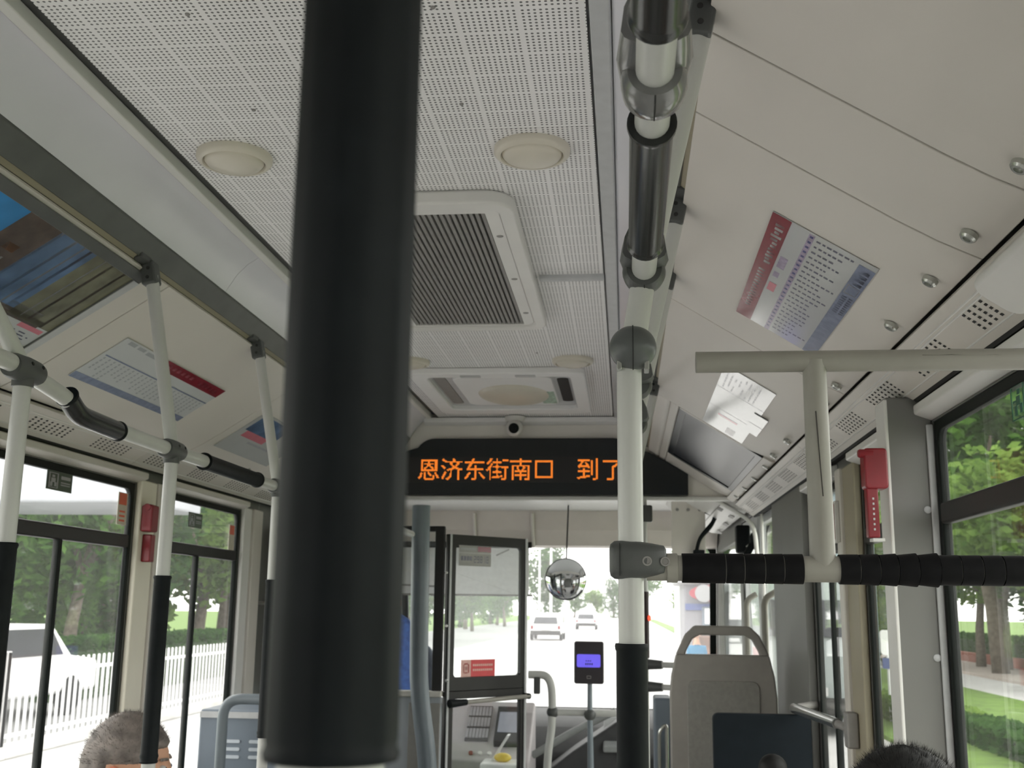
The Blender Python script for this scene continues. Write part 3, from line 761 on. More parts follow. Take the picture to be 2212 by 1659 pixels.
def bracket(t, sg, y, m=greyd):
    """socket on the dark rail that holds the top of a slanted pole tube"""
    x, z = sg * .606, 2.205
    o = build('bracket', B().obox((x - sg * .002, y, z), (.017, 0, -.004 * sg), (0, .020, 0), (.006 * sg, 0, .028)), m, t, bevel=.006, bseg=3)
    build('foot_plate', B().obox((x + sg * .004, y - .035, z + .032), (.011, 0, -.003 * sg), (0, .028, 0), (.002 * sg, 0, .012)), m, o, bevel=.004)
    for dz in (-.012, .010):
        build('screw', B().lathe((x - sg * .004, y - .019, z + dz), (0, -1, 0), [(0, 0), (0, .0045), (.002, .004), (.002, 0)], 12), dark, o)
    return o
# pole A: slanted top, clamp, ball joint, vertical tube
pA = P(1361, 1000, Y=tee_y); ball = P(1367, 752, Y=tee_y - .01)
AX, AY = pA.x, tee_y
t = thing('grab_pole', 'white vertical grab pole in the right foreground with grey ball joint', 'grab pole', (AX, AY, 0))
build('tube', B().tube([(AX, AY, 0), (AX, AY, ball.z)], TR, 24), tubew, t, smooth=50)
build('slanted_tube', B().tube([ball, (RX, AY, RZ - .005), (.606, AY, 2.20)], TR, 24), tubew, t, smooth=50)
bracket(t, 1, AY)
saddle(t, RX, AY - .004, RZ, greyd, .9)
bb = B()
for sx in (-1, 1):
    q = B().ell(ball, .0285, .0285, .0275, 28, 18)
    n0 = len(bb.v); bb.v += q.v
    for f in q.f:
        if all((q.v[i].x - ball.x) * sx >= -1e-6 for i in f): bb.f.append(tuple(n0 + i for i in f)); bb.m.append(0)
for p in bb.v: 
    dxx = p.x - ball.x; p.x += .0005 * (1 if dxx > 1e-6 else -1 if dxx < -1e-6 else 0)
used = sorted({i for f in bb.f for i in f}); mp = {i: k for k, i in enumerate(used)}
bb.v = [bb.v[i] for i in used]; bb.f = [tuple(mp[i] for i in f) for f in bb.f]
bj = build('ball_joint', bb, pm('joint_dark_grey', (.085, .092, .092), .38, ns=20, na=.08), t, smooth=70)
build('joint_seam', B().lathe(ball, (1, 0, 0), [(-.0006, .0), (-.0006, .0287), (.0006, .0287), (.0006, 0)], 40), dark, bj)
for sx in (-1, 1):
    build('collar', B().box(ball.x + sx * .0165 - .003, ball.x + sx * .0165 + .003, AY - .022, AY + .005, ball.z - .029, ball.z - .018), chrome, bj, bevel=.001)
z_g = P(1358, 1390, Y=AY).z
build('grip_sleeve', B().lathe((AX, AY, z_g), (0, 0, -1), [(0, .0155), (0, .0190), (.003, .0198), (.007, .0192), (.009, .0182), (.30, .0184), (.32, .0184), (.32, .0155)], 28), black, t, smooth=40)
zc = P(1350, 1210, Y=AY).z
# the T-shaped barrier beside pole A
BY = AY
t2 = thing('barrier_rail', 'beige T-shaped barrier with black taped lower rail at right', 'grab rail', (.80, BY, zc - .02))
zl = P(1800, 1230, Y=BY).z; zt = P(1800, 780, Y=BY).z
xl = P(1452, 1226, Y=BY).x; xt = P(1503, 782, Y=BY).x; xp = P(1768, 1000, Y=BY).x
build('lower_tube', B().tube([(xl - .03, BY, zl), (1.149, BY, zl)], TR * .99, 24), tubeb, t2, smooth=50)
tb = B(); tb.tube([(xt, BY, zt), (1.149, BY, zt)], .0130, 24, cap=False)
tb.tube([(xt, BY, zt), (xt - .0001, BY, zt), (xt + .02, BY, zt)], [.0130, .0105, .0105], 24, cap=True)
build('top_bar', tb, tubeb, t2, smooth=50)
build('upright', B().tube([(xp, BY, zl), (xp, BY, zt - .012), (xp, BY, zt)], [.0148, .0140, .0150], 24), tubeb, t2, smooth=50)
def scratch(pts, w):
    b = B()
    for a, c in zip(pts[:-1], pts[1:]): b.tube([a, c], w, 5)
    return build('paint_chip', b, chip, t2, label='chipped paint showing dark metal')
fy = BY - .0130
for u0, u1, w in ((1510, 1612, .0007), (1992, 2180, .0012)):
    pts = [P(u0 + (u1 - u0) * i / 6, (773 if u0 < 1700 else 767) + rnd.uniform(-1.5, 1.5), Y=fy + .0015) for i in range(7)]
    scratch(pts, w)
scratch([P(1762 + 4 * i, 888 + 46 * i, Y=BY - .0142) for i in range(5)], .0008)
edges = [1473, 1568, 1608, 1652, 1693, 1736, None, 1812, 1856, 1898, 1937, 1981, 2026, 2072, 2118, 2164, 2209, 2254, 2300, 2346, 2392]
for k, (a, c) in enumerate(zip(edges[:-1], edges[1:])):
    if a is None or c is None: continue
    x0, x1 = P(a, 1228, Y=BY).x, P(c, 1228, Y=BY).x - .0014
    flare = {10: .0022, 11: .0026, 9: .0016, 8: .001}.get(k, .0003)
    if x1 > 1.145: break
    r0, r1 = .0172, .0172 + flare
    build('tape_band', B().lathe((x0, BY, zl), (1, 0, 0), [(0, .0152), (0, r0), (x1 - x0, r1), (x1 - x0, .0152)], 24), tape, t2, smooth=40)
# clamp from the pole to the lower rail (belongs to the barrier)
cb_ = B(); kk = 28
for d_, ry_, rz_ in ((0, .012, .013), (.0012, .018, .0185), (.006, .0225, .0222), (.016, .0235, .0228), (.032, .0232, .0222), (.050, .0200, .0198), (.064, .0175, .0172), (.067, .0130, .0130)):
    for j in range(kk):
        a = 2 * math.pi * j / kk; ca, sa = math.cos(a), math.sin(a)
        cb_.v.append(V((AX - .0255 + d_, BY + math.copysign(abs(ca) ** .55, ca) * ry_, zc + math.copysign(abs(sa) ** .55, sa) * rz_)))
for i in range(7):
    for j in range(kk): a_, c_ = i * kk + j, i * kk + (j + 1) % kk; cb_.face(a_, c_, c_ + kk, a_ + kk)
cb_.face(*range(kk)); cb_.face(*[7 * kk + j for j in range(kk)])
ck = build('rail_clamp', cb_, greyd, t2, smooth=55)
build('ring', B().lathe((AX + .042, BY, zl), (1, 0, 0), [(0, .0152), (0, .0172), (.012, .0172), (.013, .0152)], 24), tubeb, t2, smooth=40)
for u, v in ((1398, 1212), (1437, 1213)):
    q = P(u, v, Y=BY - (.0215 if u < 1420 else .0185))
    so = build('screw', B().lathe(q, (0, -1, 0), [(-.004, 0), (-.004, .0058), (.0012, .0056), (.0012, .0040), (-.0005, .0036), (-.0005, 0)], 16), slatm, ck, smooth=40)
build('clamp_seam', B().box(AX - .0135, AX - .0128, BY - .0238, BY - .020, zc - .019, zc + .019), dark, ck)
# further poles down the right side
def far_pole(y, label, grip=True):
    t = thing('grab_pole', label, 'grab pole', (RX, y, 0))
    build('tube', B().tube([(RX - .012, y, 0), (RX - .012, y, RZ - .03)], TR, 16), tubew, t, smooth=50)
    build('slanted_tube', B().tube([(RX - .012, y, RZ - .03), (RX, y, RZ), (.606, y, 2.20)], TR, 16), tubew, t, smooth=50)
    bracket(t, 1, y); saddle(t, RX, y, RZ, greyd, .9)
    if grip: build('grip_sleeve', B().lathe((RX - .012, y, 1.38), (0, 0, -1), [(0, .0155), (0, .0195), (.01, .0182), (.35, .0182), (.35, .0155)], 20), black, t, smooth=40)
far_pole(2.02, 'second white grab pole, right behind the foreground pole')
far_pole(2.46, 'third white grab pole along the right overhead rail')
far_pole(3.75, 'farthest slanted grab pole hung from the right dark rail')
# foreground black pole -----------------------------------------------------
DY = .312
d0 = P(786, 200, Y=DY); d1p = P(712, 1500, Y=DY)
DX = (d0.x + d1p.x) / 2
zb = P(710, 1640, Y=DY).z
t = thing('grab_pole', 'thick black sleeved pole crossing the foreground', 'grab pole', (DX, DY, 0))
build('tube', B().tube([(DX, DY, 0), (DX, DY, CZ)], .0150, 24), tubew, t, smooth=50)
prof = [(0, .0152), (0, .0182), (.002, .0188), (.0045, .0180)]
sb = B(); k = 48
for i, (z, r) in enumerate([(zb, .0152), (zb, .0186), (zb + .0018, .0192), (zb + .004, .0184), (zb + .006, .0187), (2.05, .0187), (2.056, .0187), (2.056, .0152)]):
    for j in range(k):
        a = 2 * math.pi * j / k; rr = r + (.0003 if j % 4 == 0 else 0)
        sb.v.append(V((DX + rr * math.cos(a), DY + rr * math.sin(a), z)))
for i in range(7):
    for j in range(k): a_, c_ = i * k + j, i * k + (j + 1) % k; sb.face(a_, c_, c_ + k, a_ + k)
build('grip_sleeve', sb, black, t, smooth=35)
build('ceiling_flange', B().lathe((DX, DY, CZ), (0, 0, -1), [(0, .04), (.006, .04), (.012, .018), (.03, .0175), (.03, .015)], 24), greyd, t, smooth=40)
build('floor_flange', B().lathe((DX, DY, 0), (0, 0, 1), [(0, .04), (.006, .04), (.012, .018), (.03, .0175), (.03, .015)], 24), greyd, t, smooth=40)
# left rail and slanted poles ------------------------------------------------
def PL(u, v): return P(u, v, X=LX)
t = thing('overhead_rail', 'white overhead grab rail bent down along the left side', 'grab rail', (LX, 2.2, LZ - .02))
r0, r1, r2, r3, r4 = PL(-60, 740), PL(30, 785), PL(146, 862), PL(162, 897), PL(376, 974)
zr = r4.z
path = [V((LX, -2.4, r1.z + .02)), V((LX, r1.y, r1.z)), V((LX, r2.y, r2.z)), V((LX, r3.y + .012, zr + .004)), V((LX, r4.y, zr)), V((LX, 5.2, zr))]
build('tube', B().tube(smooth_path(path, .03), TR, 24), tubew, t, smooth=50)
yb = PL(255, 930).y; y3 = r3.y
sl = [V((LX, r2.y - .002, r2.z + .004)), V((LX, r3.y + .012, zr + .004)), V((LX, yb, zr))]
spp = smooth_path(sl, .03)
build('sleeve', B().tube(spp, [.0192] * len(spp), 28), blackg, t, smooth=50)
build('sleeve_ring', B().lathe(spp[0], (spp[1] - spp[0]), [(-.004, .0155), (-.004, .021), (0, .0218), (.004, .0205), (.005, .0155)], 28), black, t, smooth=50)
build('sleeve_ring', B().lathe(spp[-1], (0, 1, 0), [(-.006, .0155), (-.006, .020), (0, .0212), (.002, .0205), (.003, .0155)], 28), black, t, smooth=50)
sleeve(t, LX, zr, PL(440, 1000).y, PL(555, 1048).y, m=black)
sleeve(t, LX, zr, 3.6, 4.0, m=black)
def left_pole(y, zt_, label, ztee, grip=(1.52, 1.08), ydrop=0.0):
    t = thing('grab_pole', label, 'grab pole', (LX, y, 0))
    build('tube', B().tube([(LX, y, 0), (LX, y, ztee)], TR * .98, 20), tubew, t, smooth=50)
    build('slanted_tube', B().tube([(LX, y, ztee), (-.60, y - .01 - ydrop, 2.20)], TR * .98, 20), tubew, t, smooth=50)
    bracket(t, -1, y - .01 - ydrop)
    o = build('clamp', B().lathe((LX, y - .042, ztee), (0, 1, 0), [(0, .0158), (0, .0195), (.008, .0222), (.04, .0235), (.074, .022), (.084, .0195), (.084, .0158)], 24), greyd, t, smooth=45)
    for dy in (-.012, .022):
        build('screw_hole', B().lathe((LX + .0215, y + dy, ztee + .008), (1, 0, .3), [(0, 0), (0, .0035), (.0015, .0033), (.0015, 0)], 10), dark, o)
    build('sleeve_collar', B().lathe((LX, y, ztee - .030), (0, 0, 1), [(0, .0155), (0, .0178), (.02, .0185), (.02, .0155)], 20), greyd, o, smooth=45)
    build('grip_sleeve', B().lathe((LX, y, grip[0]), (0, 0, -1), [(0, .0155), (0, .0188), (.004, .0200), (.010, .0182), (grip[0] - grip[1] - .02, .0182), (grip[0] - grip[1] - .014, .0200), (grip[0] - grip[1] - .006, .0182), (grip[0] - grip[1] - .003, .0196), (grip[0] - grip[1], .0182), (grip[0] - grip[1], .0155)], 24), black, t, smooth=40)
yl1 = PL(372, 972).y
left_pole(yl1, 2.2, 'left slanted grab pole with a long black sleeve before the seated man', zr, (P(346, 1243, X=LX).z, P(330, 1645, X=LX).z))
left_pole(PL(10, 1200).y, 2.2, 'left edge grab pole cut by the picture border', r1.z - .004, (P(14, 1172, X=LX).z, 1.0), .32)
left_pole(P(557, 765, X=-.60).y + .02, 2.2, 'slanted grab pole just left of the black pole', zr)

# ================================================================== WALL FITTINGS
def hammer(x, y, z1, sg, label, s=1.0):
    t = thing('hammer_box', label, 'safety hammer', (x, y, z1 - .19 * s))
    d = .02
    q = B().prism(rrect(-.024 * s, .024 * s, -.085 * s, 0, .008 * s), lambda p, a: (x + sg * p[0], y + a, z1 + p[1]), -d, d)
    build('cover', q, red, t, bevel=.004, bseg=3)
    build('hammer_head', B().lathe((x - sg * .034 * s, y - .012, z1 - .011 * s), (sg, 0, 0), [(0, .0), (0, .007 * s), (.004, .0095 * s), (.03 * s, .0095 * s), (.03 * s, 0)], 16), red, t, smooth=45)
    h = build('handle', B().prism(rrect(-.021 * s, .003 * s, -.185 * s, -.08 * s, .004 * s), lambda p, a: (x + sg * p[0], y + a, z1 + p[1]), -.014, .010), red, t, bevel=.003)
    b = B()
    for i in range(7):
        zz = z1 - (.105 + i * .0105) * s; xx = x - sg * .008 * s
        b.box(xx - .0018, xx + .0018, y - .0147, y - .0139, zz - .0022, zz + .0022)
    build('lettering', b, ink_white, h)
    build('glass_clip', B().box(x - .012 * s, x + .012 * s, y - .012, y + .02, z1 - .192 * s, z1 - .186 * s), white, t)
hq = P(1884, 970, Y=2.325)
hammer(hq.x + .002, 2.327, hq.z, 1, 'red emergency hammer in its box on the grey pillar')
hq = P(331, 1092, X=-1.10)
t = thing('hammer_box', 'red emergency hammer box on the left window pillar', 'safety hammer', (hq.x, hq.y, hq.z - .19))
build('cover', B().box(-1.128, -1.088, hq.y - .028, hq.y + .028, hq.z - .09, hq.z), red, t, bevel=.006)
build('handle', B().box(-1.128, -1.095, hq.y - .006, hq.y + .03, hq.z - .19, hq.z - .098), red, t, bevel=.005)
build('hammer_head', B().lathe((-1.108, hq.y - .03, hq.z - .008), (0, 1, 0), [(0, 0), (0, .012), (.06, .012), (.06, 0)], 14), red, t, smooth=40)
q = P(1803, 1125, X=1.118)
t = thing('hammer_box', 'narrow dark red hammer case beyond the beige barrier upright', 'safety hammer', (1.11, 3.26, q.z - .05))
build('cover', B().box(1.098, 1.1175, 3.25, 3.285, q.z - .06, q.z + .045), red, t, bevel=.006)
build('base_plate', B().box(1.104, 1.1178, 3.243, 3.292, q.z - .068, q.z + .052), white, t, bevel=.003)

# stickers on windows
def sticker(name, pts, m, label, cat='sticker', inner=None, im=None, off=0.0):
    """flat sticker on a side pane, given in wall coordinates (X, y0, y1, z0, z1)"""
    X_, y0, y1, z0, z1 = pts
    t = thing(name, label, cat, (X_, (y0 + y1) / 2, z0))
    build('film', B().box(X_ - .0006, X_ + .0006, y0, y1, z0, z1), m, t)
    if inner:
        sx = -1 if X_ > 0 else 1
        b = B()
        for (a, c, e, f) in inner:
            b.box(X_ + sx * .0007 - .0001, X_ + sx * .0007 + .0004, y0 + (y1 - y0) * a, y0 + (y1 - y0) * c, z0 + (z1 - z0) * e, z0 + (z1 - z0) * f)
        build('print', b, im, t)
fig = [(.08, .12, .1, .9), (.40, .44, .1, .9), (.08, .44, .86, .9), (.08, .44, .1, .14), (.2, .3, .66, .78), (.17, .33, .4, .62), (.14, .22, .18, .4), (.3, .38, .2, .42), (.55, .92, .62, .80), (.55, .92, .42, .48), (.55, .92, .3, .36)]
a, b_ = P(103, 1010, X=-1.152), P(153, 1072, X=-1.152)
sticker('exit_sticker', (-1.152, a.y, b_.y, b_.z + .008, a.z - .004), stick_g, 'dark green exit sticker on the nearest left window', inner=fig, im=ink_grey)
a, b_ = P(408, 1104, X=-1.152), P(435, 1145, X=-1.152)
sticker('exit_sticker', (-1.152, a.y, b_.y, b_.z + .004, a.z - .002), stick_g, 'small green exit sticker on the second left window', inner=fig, im=ink_grey)
a, b_ = P(257, 1062, X=-1.152), P(271, 1135, X=-1.152)
rk = pm('print_orange_red', (.72, .14, .07), .4)
sticker('warning_strip', (-1.152, a.y, b_.y, b_.z, a.z), pm('clear_film', (.62, .58, .48), .3), 'narrow orange warning strip at the end of the nearest left window', inner=[(.1, .9, .62, .98), (.2, .8, .1, .16), (.2, .8, .24, .3), (.2, .8, .38, .44)], im=rk)
a, b_ = P(496, 1133, X=-1.152), P(504, 1190, X=-1.152)
sticker('warning_strip', (-1.152, a.y, b_.y, b_.z, a.z), MATS['clear_film'], 'tiny orange warning strip on the second left window', inner=[(.1, .9, .62, .98)], im=rk)
a, b_ = P(2182, 835, X=1.152), P(2240, 900, X=1.152)
yA_, yB_ = b_.y, a.y
gs = thing('exit_sticker', 'green exit sticker at the top of the right window', 'sticker', (1.152, (yA_ + yB_) / 2, 1.75))
bq = B(); z0, z1 = P(2182, 915, X=1.152).z, P(2182, 838, X=1.152).z
ym = yB_ - .06
for (y0_, y1_, za, zb_) in ((ym, ym + .004, 0, 1), (yB_ - .004, yB_, 0, 1), (ym, yB_, .96, 1), (ym, yB_, 0, .04)): bq.box(1.1512, 1.1518, y0_, y1_, z0 + (z1 - z0) * za, z0 + (z1 - z0) * zb_)
for (fa, fb, za, zb_) in ((.3, .5, .7, .85), (.3, .6, .4, .66), (.15, .35, .15, .42), (.55, .75, .12, .40), (.6, .85, .5, .56)): bq.box(1.1512, 1.1518, ym + .06 * fa, ym + .06 * fb, z0 + (z1 - z0) * za, z0 + (z1 - z0) * zb_)
for i in range(4): bq.box(1.1512, 1.1518, yA_ - .05, ym - .008, z0 + (z1 - z0) * (.1 + .24 * i), z0 + (z1 - z0) * (.2 + .24 * i))
build('print', bq, ink_green, gs)
build('film', B().box(1.1519, 1.1525, yA_ - .06, yB_ + .003, z0 - .003, z1 + .003), glass('clear_sticker_film', (.86, .93, .88)), gs)

# chrome grab handle on the right pillar
t = thing('grab_bar', 'slanted bright metal grab handle on the beige right pillar', 'handle', (1.1, 3.3, 1.08))
h0, h1 = P(1716, 1530, X=1.06), P(1808, 1563, X=1.09)
build('bar', B().tube([h0, h1], [.017, .0145], 18), pm('polished_steel', (.62, .64, .64), .2, metal=.9), t, smooth=50)
build('mount', B().box(1.095, 1.127, 3.16, 3.21, h1.z - .055, h1.z + .04), slatm, t, bevel=.006)
build('arm', B().tube([h1 - V((0, .01, 0)), (1.11, 3.185, h1.z - .008)], .011, 12), slatm, t, smooth=50)
build('mount', B().tube([h0, (1.14, h0.y + .05, h0.z + .01)], .013, 12), slatm, t, smooth=50)

# ================================================================== LEFT CABINET, ARCH, POLE
t = thing('equipment_cabinet', 'blue grey equipment cabinet with louvre slots on the left', 'cabinet', (-.83, 4.45, 0))
cz = P(460, 1532, Y=4.16).z
bd = build('body', B().box(-1.115, -.50, 4.16, 4.64, 0, cz), bluegrey, t, bevel=.012, bseg=3)
lv = B().prism(rrect(-.035, .035, -.006, .006, .0055), lambda p, a: (p[0] - .985, 4.16 + a, p[1] + P(460, 1600, Y=4.16).z), -.004, .006)
pl_ = pm('louvre', (.55, .60, .66), .4)
l0 = build('louvre', lv, pl_, bd)
for i in range(1, 12): copy_at(l0, ((i % 4) * .105, 0, -(i // 4) * .028), bd)
build('top_trim', B().box(-1.11, -.505, 4.152, 4.162, cz - .03, cz - .008), mold, bd)
t = thing('grab_arch', 'blue grey bent grab tube in front of the left cabinet', 'grab rail', (-.83, 3.95, 0))
ax0, az1 = P(478, 1600, Y=3.95).x, P(530, 1510, Y=3.95).z
build('tube', B().tube(smooth_path([(ax0, 3.95, 0), (ax0, 3.95, az1), (-.55, 3.95, az1), (-.55, 3.95, 0)], .07, 8), .019, 18), tubeg, t, smooth=50)
t = thing('thin_post', 'thin white post with a joint rising behind the left cabinet', 'post', (-.9, 4.80, 0))
px = P(540, 1300, Y=4.80).x
build('tube', B().tube([(px, 4.80, 0), (px, 4.80, 1.93)], .0165, 16), white, t, smooth=50)
build('joint', B().lathe((px, 4.80, P(540, 1352, Y=4.8).z), (0, 0, 1), [(-.03, .018), (-.03, .023), (.02, .026), (.03, .02)], 18), white, t, smooth=45)
build('side_arm', B().tube([(px, 4.80, P(540, 1303, Y=4.8).z), (px + .12, 4.80, P(540, 1303, Y=4.8).z)], .009, 12), slatm, t, smooth=50)
t = thing('cab_glass_box', 'dark boxed glass of the driver partition behind the left white post', 'box', (-.9, 5.0, 1.2))  # box stands in for the dark glass of the driver partition
build('body', B().box(P(556, 1200, Y=5.0).x, -.62, 5.0, 5.12, P(560, 1480, Y=5.0).z, P(560, 1150, Y=5.0).z), dframe, t, bevel=.008)
build('glass_face', B().box(P(566, 1200, Y=5.0).x, -.66, 4.996, 5.0, P(560, 1470, Y=5.0).z, P(560, 1165, Y=5.0).z), tvm, t)
build('shelf_bar', B().box(P(553, 1200, Y=5.0).x, -.60, 4.985, 5.0, P(560, 1152, Y=5.0).z, P(560, 1138, Y=5.0).z), white, t)

# ================================================================== SEATS
def seat(x, y, w, z_floor, ztop, label, big=False, m=seatm):
    """bus seat facing forward, seen from behind; back shell with a handle loop"""
    t = thing('bus_chair', label, 'seat', (x, y + .2, z_floor))
    zs = ztop - .72; hw = w / 2
    # back shell outline with hand-hold opening (in x, z), swept in y
    H = .72
    def outline(o):
        pts = [(-hw + o, zs)]
        pts += [(-hw + o, zs + H * .62)]
        pts += [(-hw * .97 + o, zs + H * .72), (-hw * .86 + o, zs + H * .85), (-hw * .70 + o * .7, zs + H * .95 - o * .4), (-hw * .52 + o * .4, zs + H - o)]
        return pts + [(-a, b) for a, b in pts[::-1]]
    out = outline(0); inn = [(-hw * .64, zs + H * .845), (-hw * .60, zs + H * .87), (-hw * .53, zs + H * .905), (-hw * .47, zs + H * .928), (-hw * .42, zs + H * .94), (-hw * .36, zs + H * .945)]
    inn = inn + [(-a, b) for a, b in inn[::-1]]
    fy_ = lambda p, a: (x + p[0], y + a + (p[1] - zs) * -.04, p[1])
    zm = zs + H * .842
    b = B()
    low = [(-hw, zs), (-hw, zs + H * .62), (-hw * .97, zs + H * .72), (-hw * .875, zm)]
    low = low + [(-a, c_) for a, c_ in low[::-1]]
    b.prism(low, fy_, 0, .05)
    o_arc = [(-hw * .875, zm), (-hw * .86, zs + H * .85), (-hw * .70, zs + H * .95), (-hw * .52, zs + H), (hw * .52, zs + H), (hw * .70, zs + H * .95), (hw * .86, zs + H * .85), (hw * .875, zm)]
    i_arc = [(-hw * .70, zm), (-hw * .68, zs + H * .86), (-hw * .56, zs + H * .925), (-hw * .42, zs + H * .948), (hw * .42, zs + H * .948), (hw * .56, zs + H * .925), (hw * .68, zs + H * .86), (hw * .70, zm)]
    n = len(b.v); k = len(o_arc)
    for pl in (o_arc, i_arc):
        for a in (0.0, .045): b.v += [V(fy_(p, a)) for p in pl]
    for i in range(k - 1):
        j = i + 1
        b.face(n + i, n + j, n + k + j, n + k + i); b.face(n + 2 * k + j, n + 2 * k + i, n + 3 * k + i, n + 3 * k + j)
        b.face(n + j, n + i, n + 2 * k + i, n + 2 * k + j); b.face(n + k + i, n + k + j, n + 3 * k + j, n + 3 * k + i)
    build('backrest', b, m, t, bevel=.008, bseg=2)
    build('back_inset', B().prism(rrect(-hw * .68, hw * .68, zs + .02, zs + H * .70, .03), fy_, -.006, .004), seatc, t, bevel=.004)
    build('cushion', B().box(x - hw * .95, x + hw * .95, y + .03, y + .45, zs - .04, zs + .05), seatc, t, bevel=.02, bseg=3)
    build('seat_pan', B().box(x - hw, x + hw, y, y + .46, zs - .08, zs - .042), m, t, bevel=.01)
    if big: build('rib', B().box(x - hw * .93, x - hw * .78, y - .006, y + .003, zs + .05, zs + H * .6), m, t, bevel=.004)
    for sx in (-1, 1):
        build('leg', B().box(x + sx * hw * .7 - .02, x + sx * hw * .7 + .02, y + .1, y + .36, z_floor, zs - .08), dframe, t, bevel=.004)
    return t
plat = build('trim_3', B().box(.55, 1.148, 4.35, 5.25, 0, .34), greyw, kind='structure', bevel=.02)
sx0, sx1 = P(1447, 1500, Y=4.6).x, P(1678, 1500, Y=4.6).x
seat((sx0 + sx1) / 2, 4.6, sx1 - sx0, .34, P(1560, 1352, Y=4.58).z, 'grey plastic bus seat with a hand hold at the front right', big=True)
t = thing('seat_panel', 'dark blue upright panel behind the grey front seat', 'panel', (.95, 3.9, 0))
bx0, bx1, bz = P(1540, 1560, Y=3.9).x, 1.118, P(1650, 1543, Y=3.9).z
build('board', B().prism(rrect(bx0, bx1, .42, bz, .02), lambda p, a: (p[0], 3.9 + a, p[1]), 0, .04), navy, t, bevel=.006)
build('leg', B().box(bx0 + .03, bx0 + .07, 3.905, 3.935, 0, .43), dframe, t); build('leg', B().box(bx1 - .07, bx1 - .03, 3.905, 3.935, 0, .43), dframe, t)
# small dark box + hook beside seat
t = thing('litter_bin', 'small grey bin left of the grey front seat', 'bin', (.62, 4.75, 0))
gb0, gb1 = P(1413, 1560, Y=4.8).x, P(1446, 1560, Y=4.8).x; gz = P(1430, 1508, Y=4.8).z
build('body', B().box(gb0, gb1 + .01, 4.8, 5.0, 0, gz), bluegrey, t, bevel=.01)
build('handle', B().tube(smooth_path([(gb0 + .02, 4.79, gz - .28), (gb0 + .02, 4.77, gz - .13), (gb0 + .05, 4.77, gz - .10), (gb0 + .05, 4.79, gz - .30)], .02), .008, 10), chrome, t, smooth=50)
# front grab post with side arms
t = thing('thin_post', 'thin dark sleeved post just right of the foreground white pole', 'post', (.6, 5.2, 0))
fx = P(1393, 1300, Y=5.2).x
build('tube', B().tube([(fx, 5.2, 0), (fx, 5.2, 1.97)], .0145, 16), tubew, t, smooth=50)
build('top_clamp', B().box(fx - .012, fx + .040, 5.175, 5.225, P(1400, 1128, Y=5.2).z, P(1400, 1092, Y=5.2).z), greyd, t, bevel=.008)
build('sleeve', B().lathe((fx, 5.2, P(1393, 1278, Y=5.2).z), (0, 0, -1), [(0, .015), (0, .019), (.30, .019), (.30, .015)], 16), pm('maroon_black_sleeve', (.03, .018, .018), .5), t, smooth=45)
for v in (1435, 1483):
    z = P(1400, v, Y=5.2).z
    build('side_arm', B().tube([(fx, 5.2, z), (fx + .2, 5.12, z)], .013, 12), tubew, t, smooth=50)
    build('socket', B().tube([(fx - .01, 5.2, z), (fx + .075, 5.17, z)], [.026, .019], 14), greyd, t, smooth=50)
build('signal_lamp', B().ell((fx + .02, 5.18, P(1402, 1335, Y=5.2).z), .008, .008, .014, 10, 8), led_r, t, smooth=60)

# ================================================================== DRIVER'S CAB
QL, QR = V((-.445, 5.80)), V((-.058, 6.20))      # door runs from left/near to right/far
qd = (QR - QL); ql = qd.length; qd.normalize(); qn = V((qd.y, -qd.x))
def dq(s, z, n=0.0): return V((QL.x + qd.x * s + qn.x * n, QL.y + qd.y * s + qn.y * n, z))
fd = lambda p, a: dq(p[0], p[1], a)
t = thing('cab_door', 'black framed glass door of the driver cab', 'door', (-.25, 6.0, 0))
zmid = P(1050, 1475, Y=6.0).z; ztop = 1.83
build('upper_frame', B().ring(rrect(0, ql, zmid - .035, ztop, .002), rrect(.05, ql - .045, zmid + .035, ztop - .055, .02), fd, -.015, .015), dframe, t, bevel=.004)
build('lower_frame', B().ring(rrect(0, ql, .02, zmid - .036, .002), rrect(.05, ql - .045, .12, zmid - .075, .02), fd, -.015, .015), dframe, t, bevel=.004)
build('pane', B().prism([(.045, zmid + .03), (ql - .04, zmid + .03), (ql - .04, ztop - .05), (.045, ztop - .05)], fd, -.003, .003), g_part, t)
build('pane', B().prism([(.045, .115), (ql - .04, .115), (ql - .04, zmid - .07), (.045, zmid - .07)], fd, -.003, .003), g_part, t)
build('hinge_strip', B().prism([(ql - .022, .0), (ql - .008, .0), (ql - .008, ztop), (ql - .022, ztop)], fd, .015, .022), mold, t)
build('hinge_strip', B().prism([(.004, .0), (.016, .0), (.016, ztop), (.004, ztop)], fd, .015, .022), mold, t)
zb_ = P(1050, 1510, Y=5.95).z
build('push_bar', B().tube([dq(.03, zb_ - .012, .05), dq(ql - .01, zb_ + .004, .05)], .012, 14), tubeb, t, smooth=50)
build('bar_socket', B().tube([dq(.0, zb_ - .013, .05), dq(.11, zb_ - .009, .05)], [.022, .016], 14), black, t, smooth=50)
build('bar_socket', B().tube([dq(ql - .02, zb_ + .004, .01), dq(ql - .02, zb_ + .004, .06)], .016, 14), black, t, smooth=50)
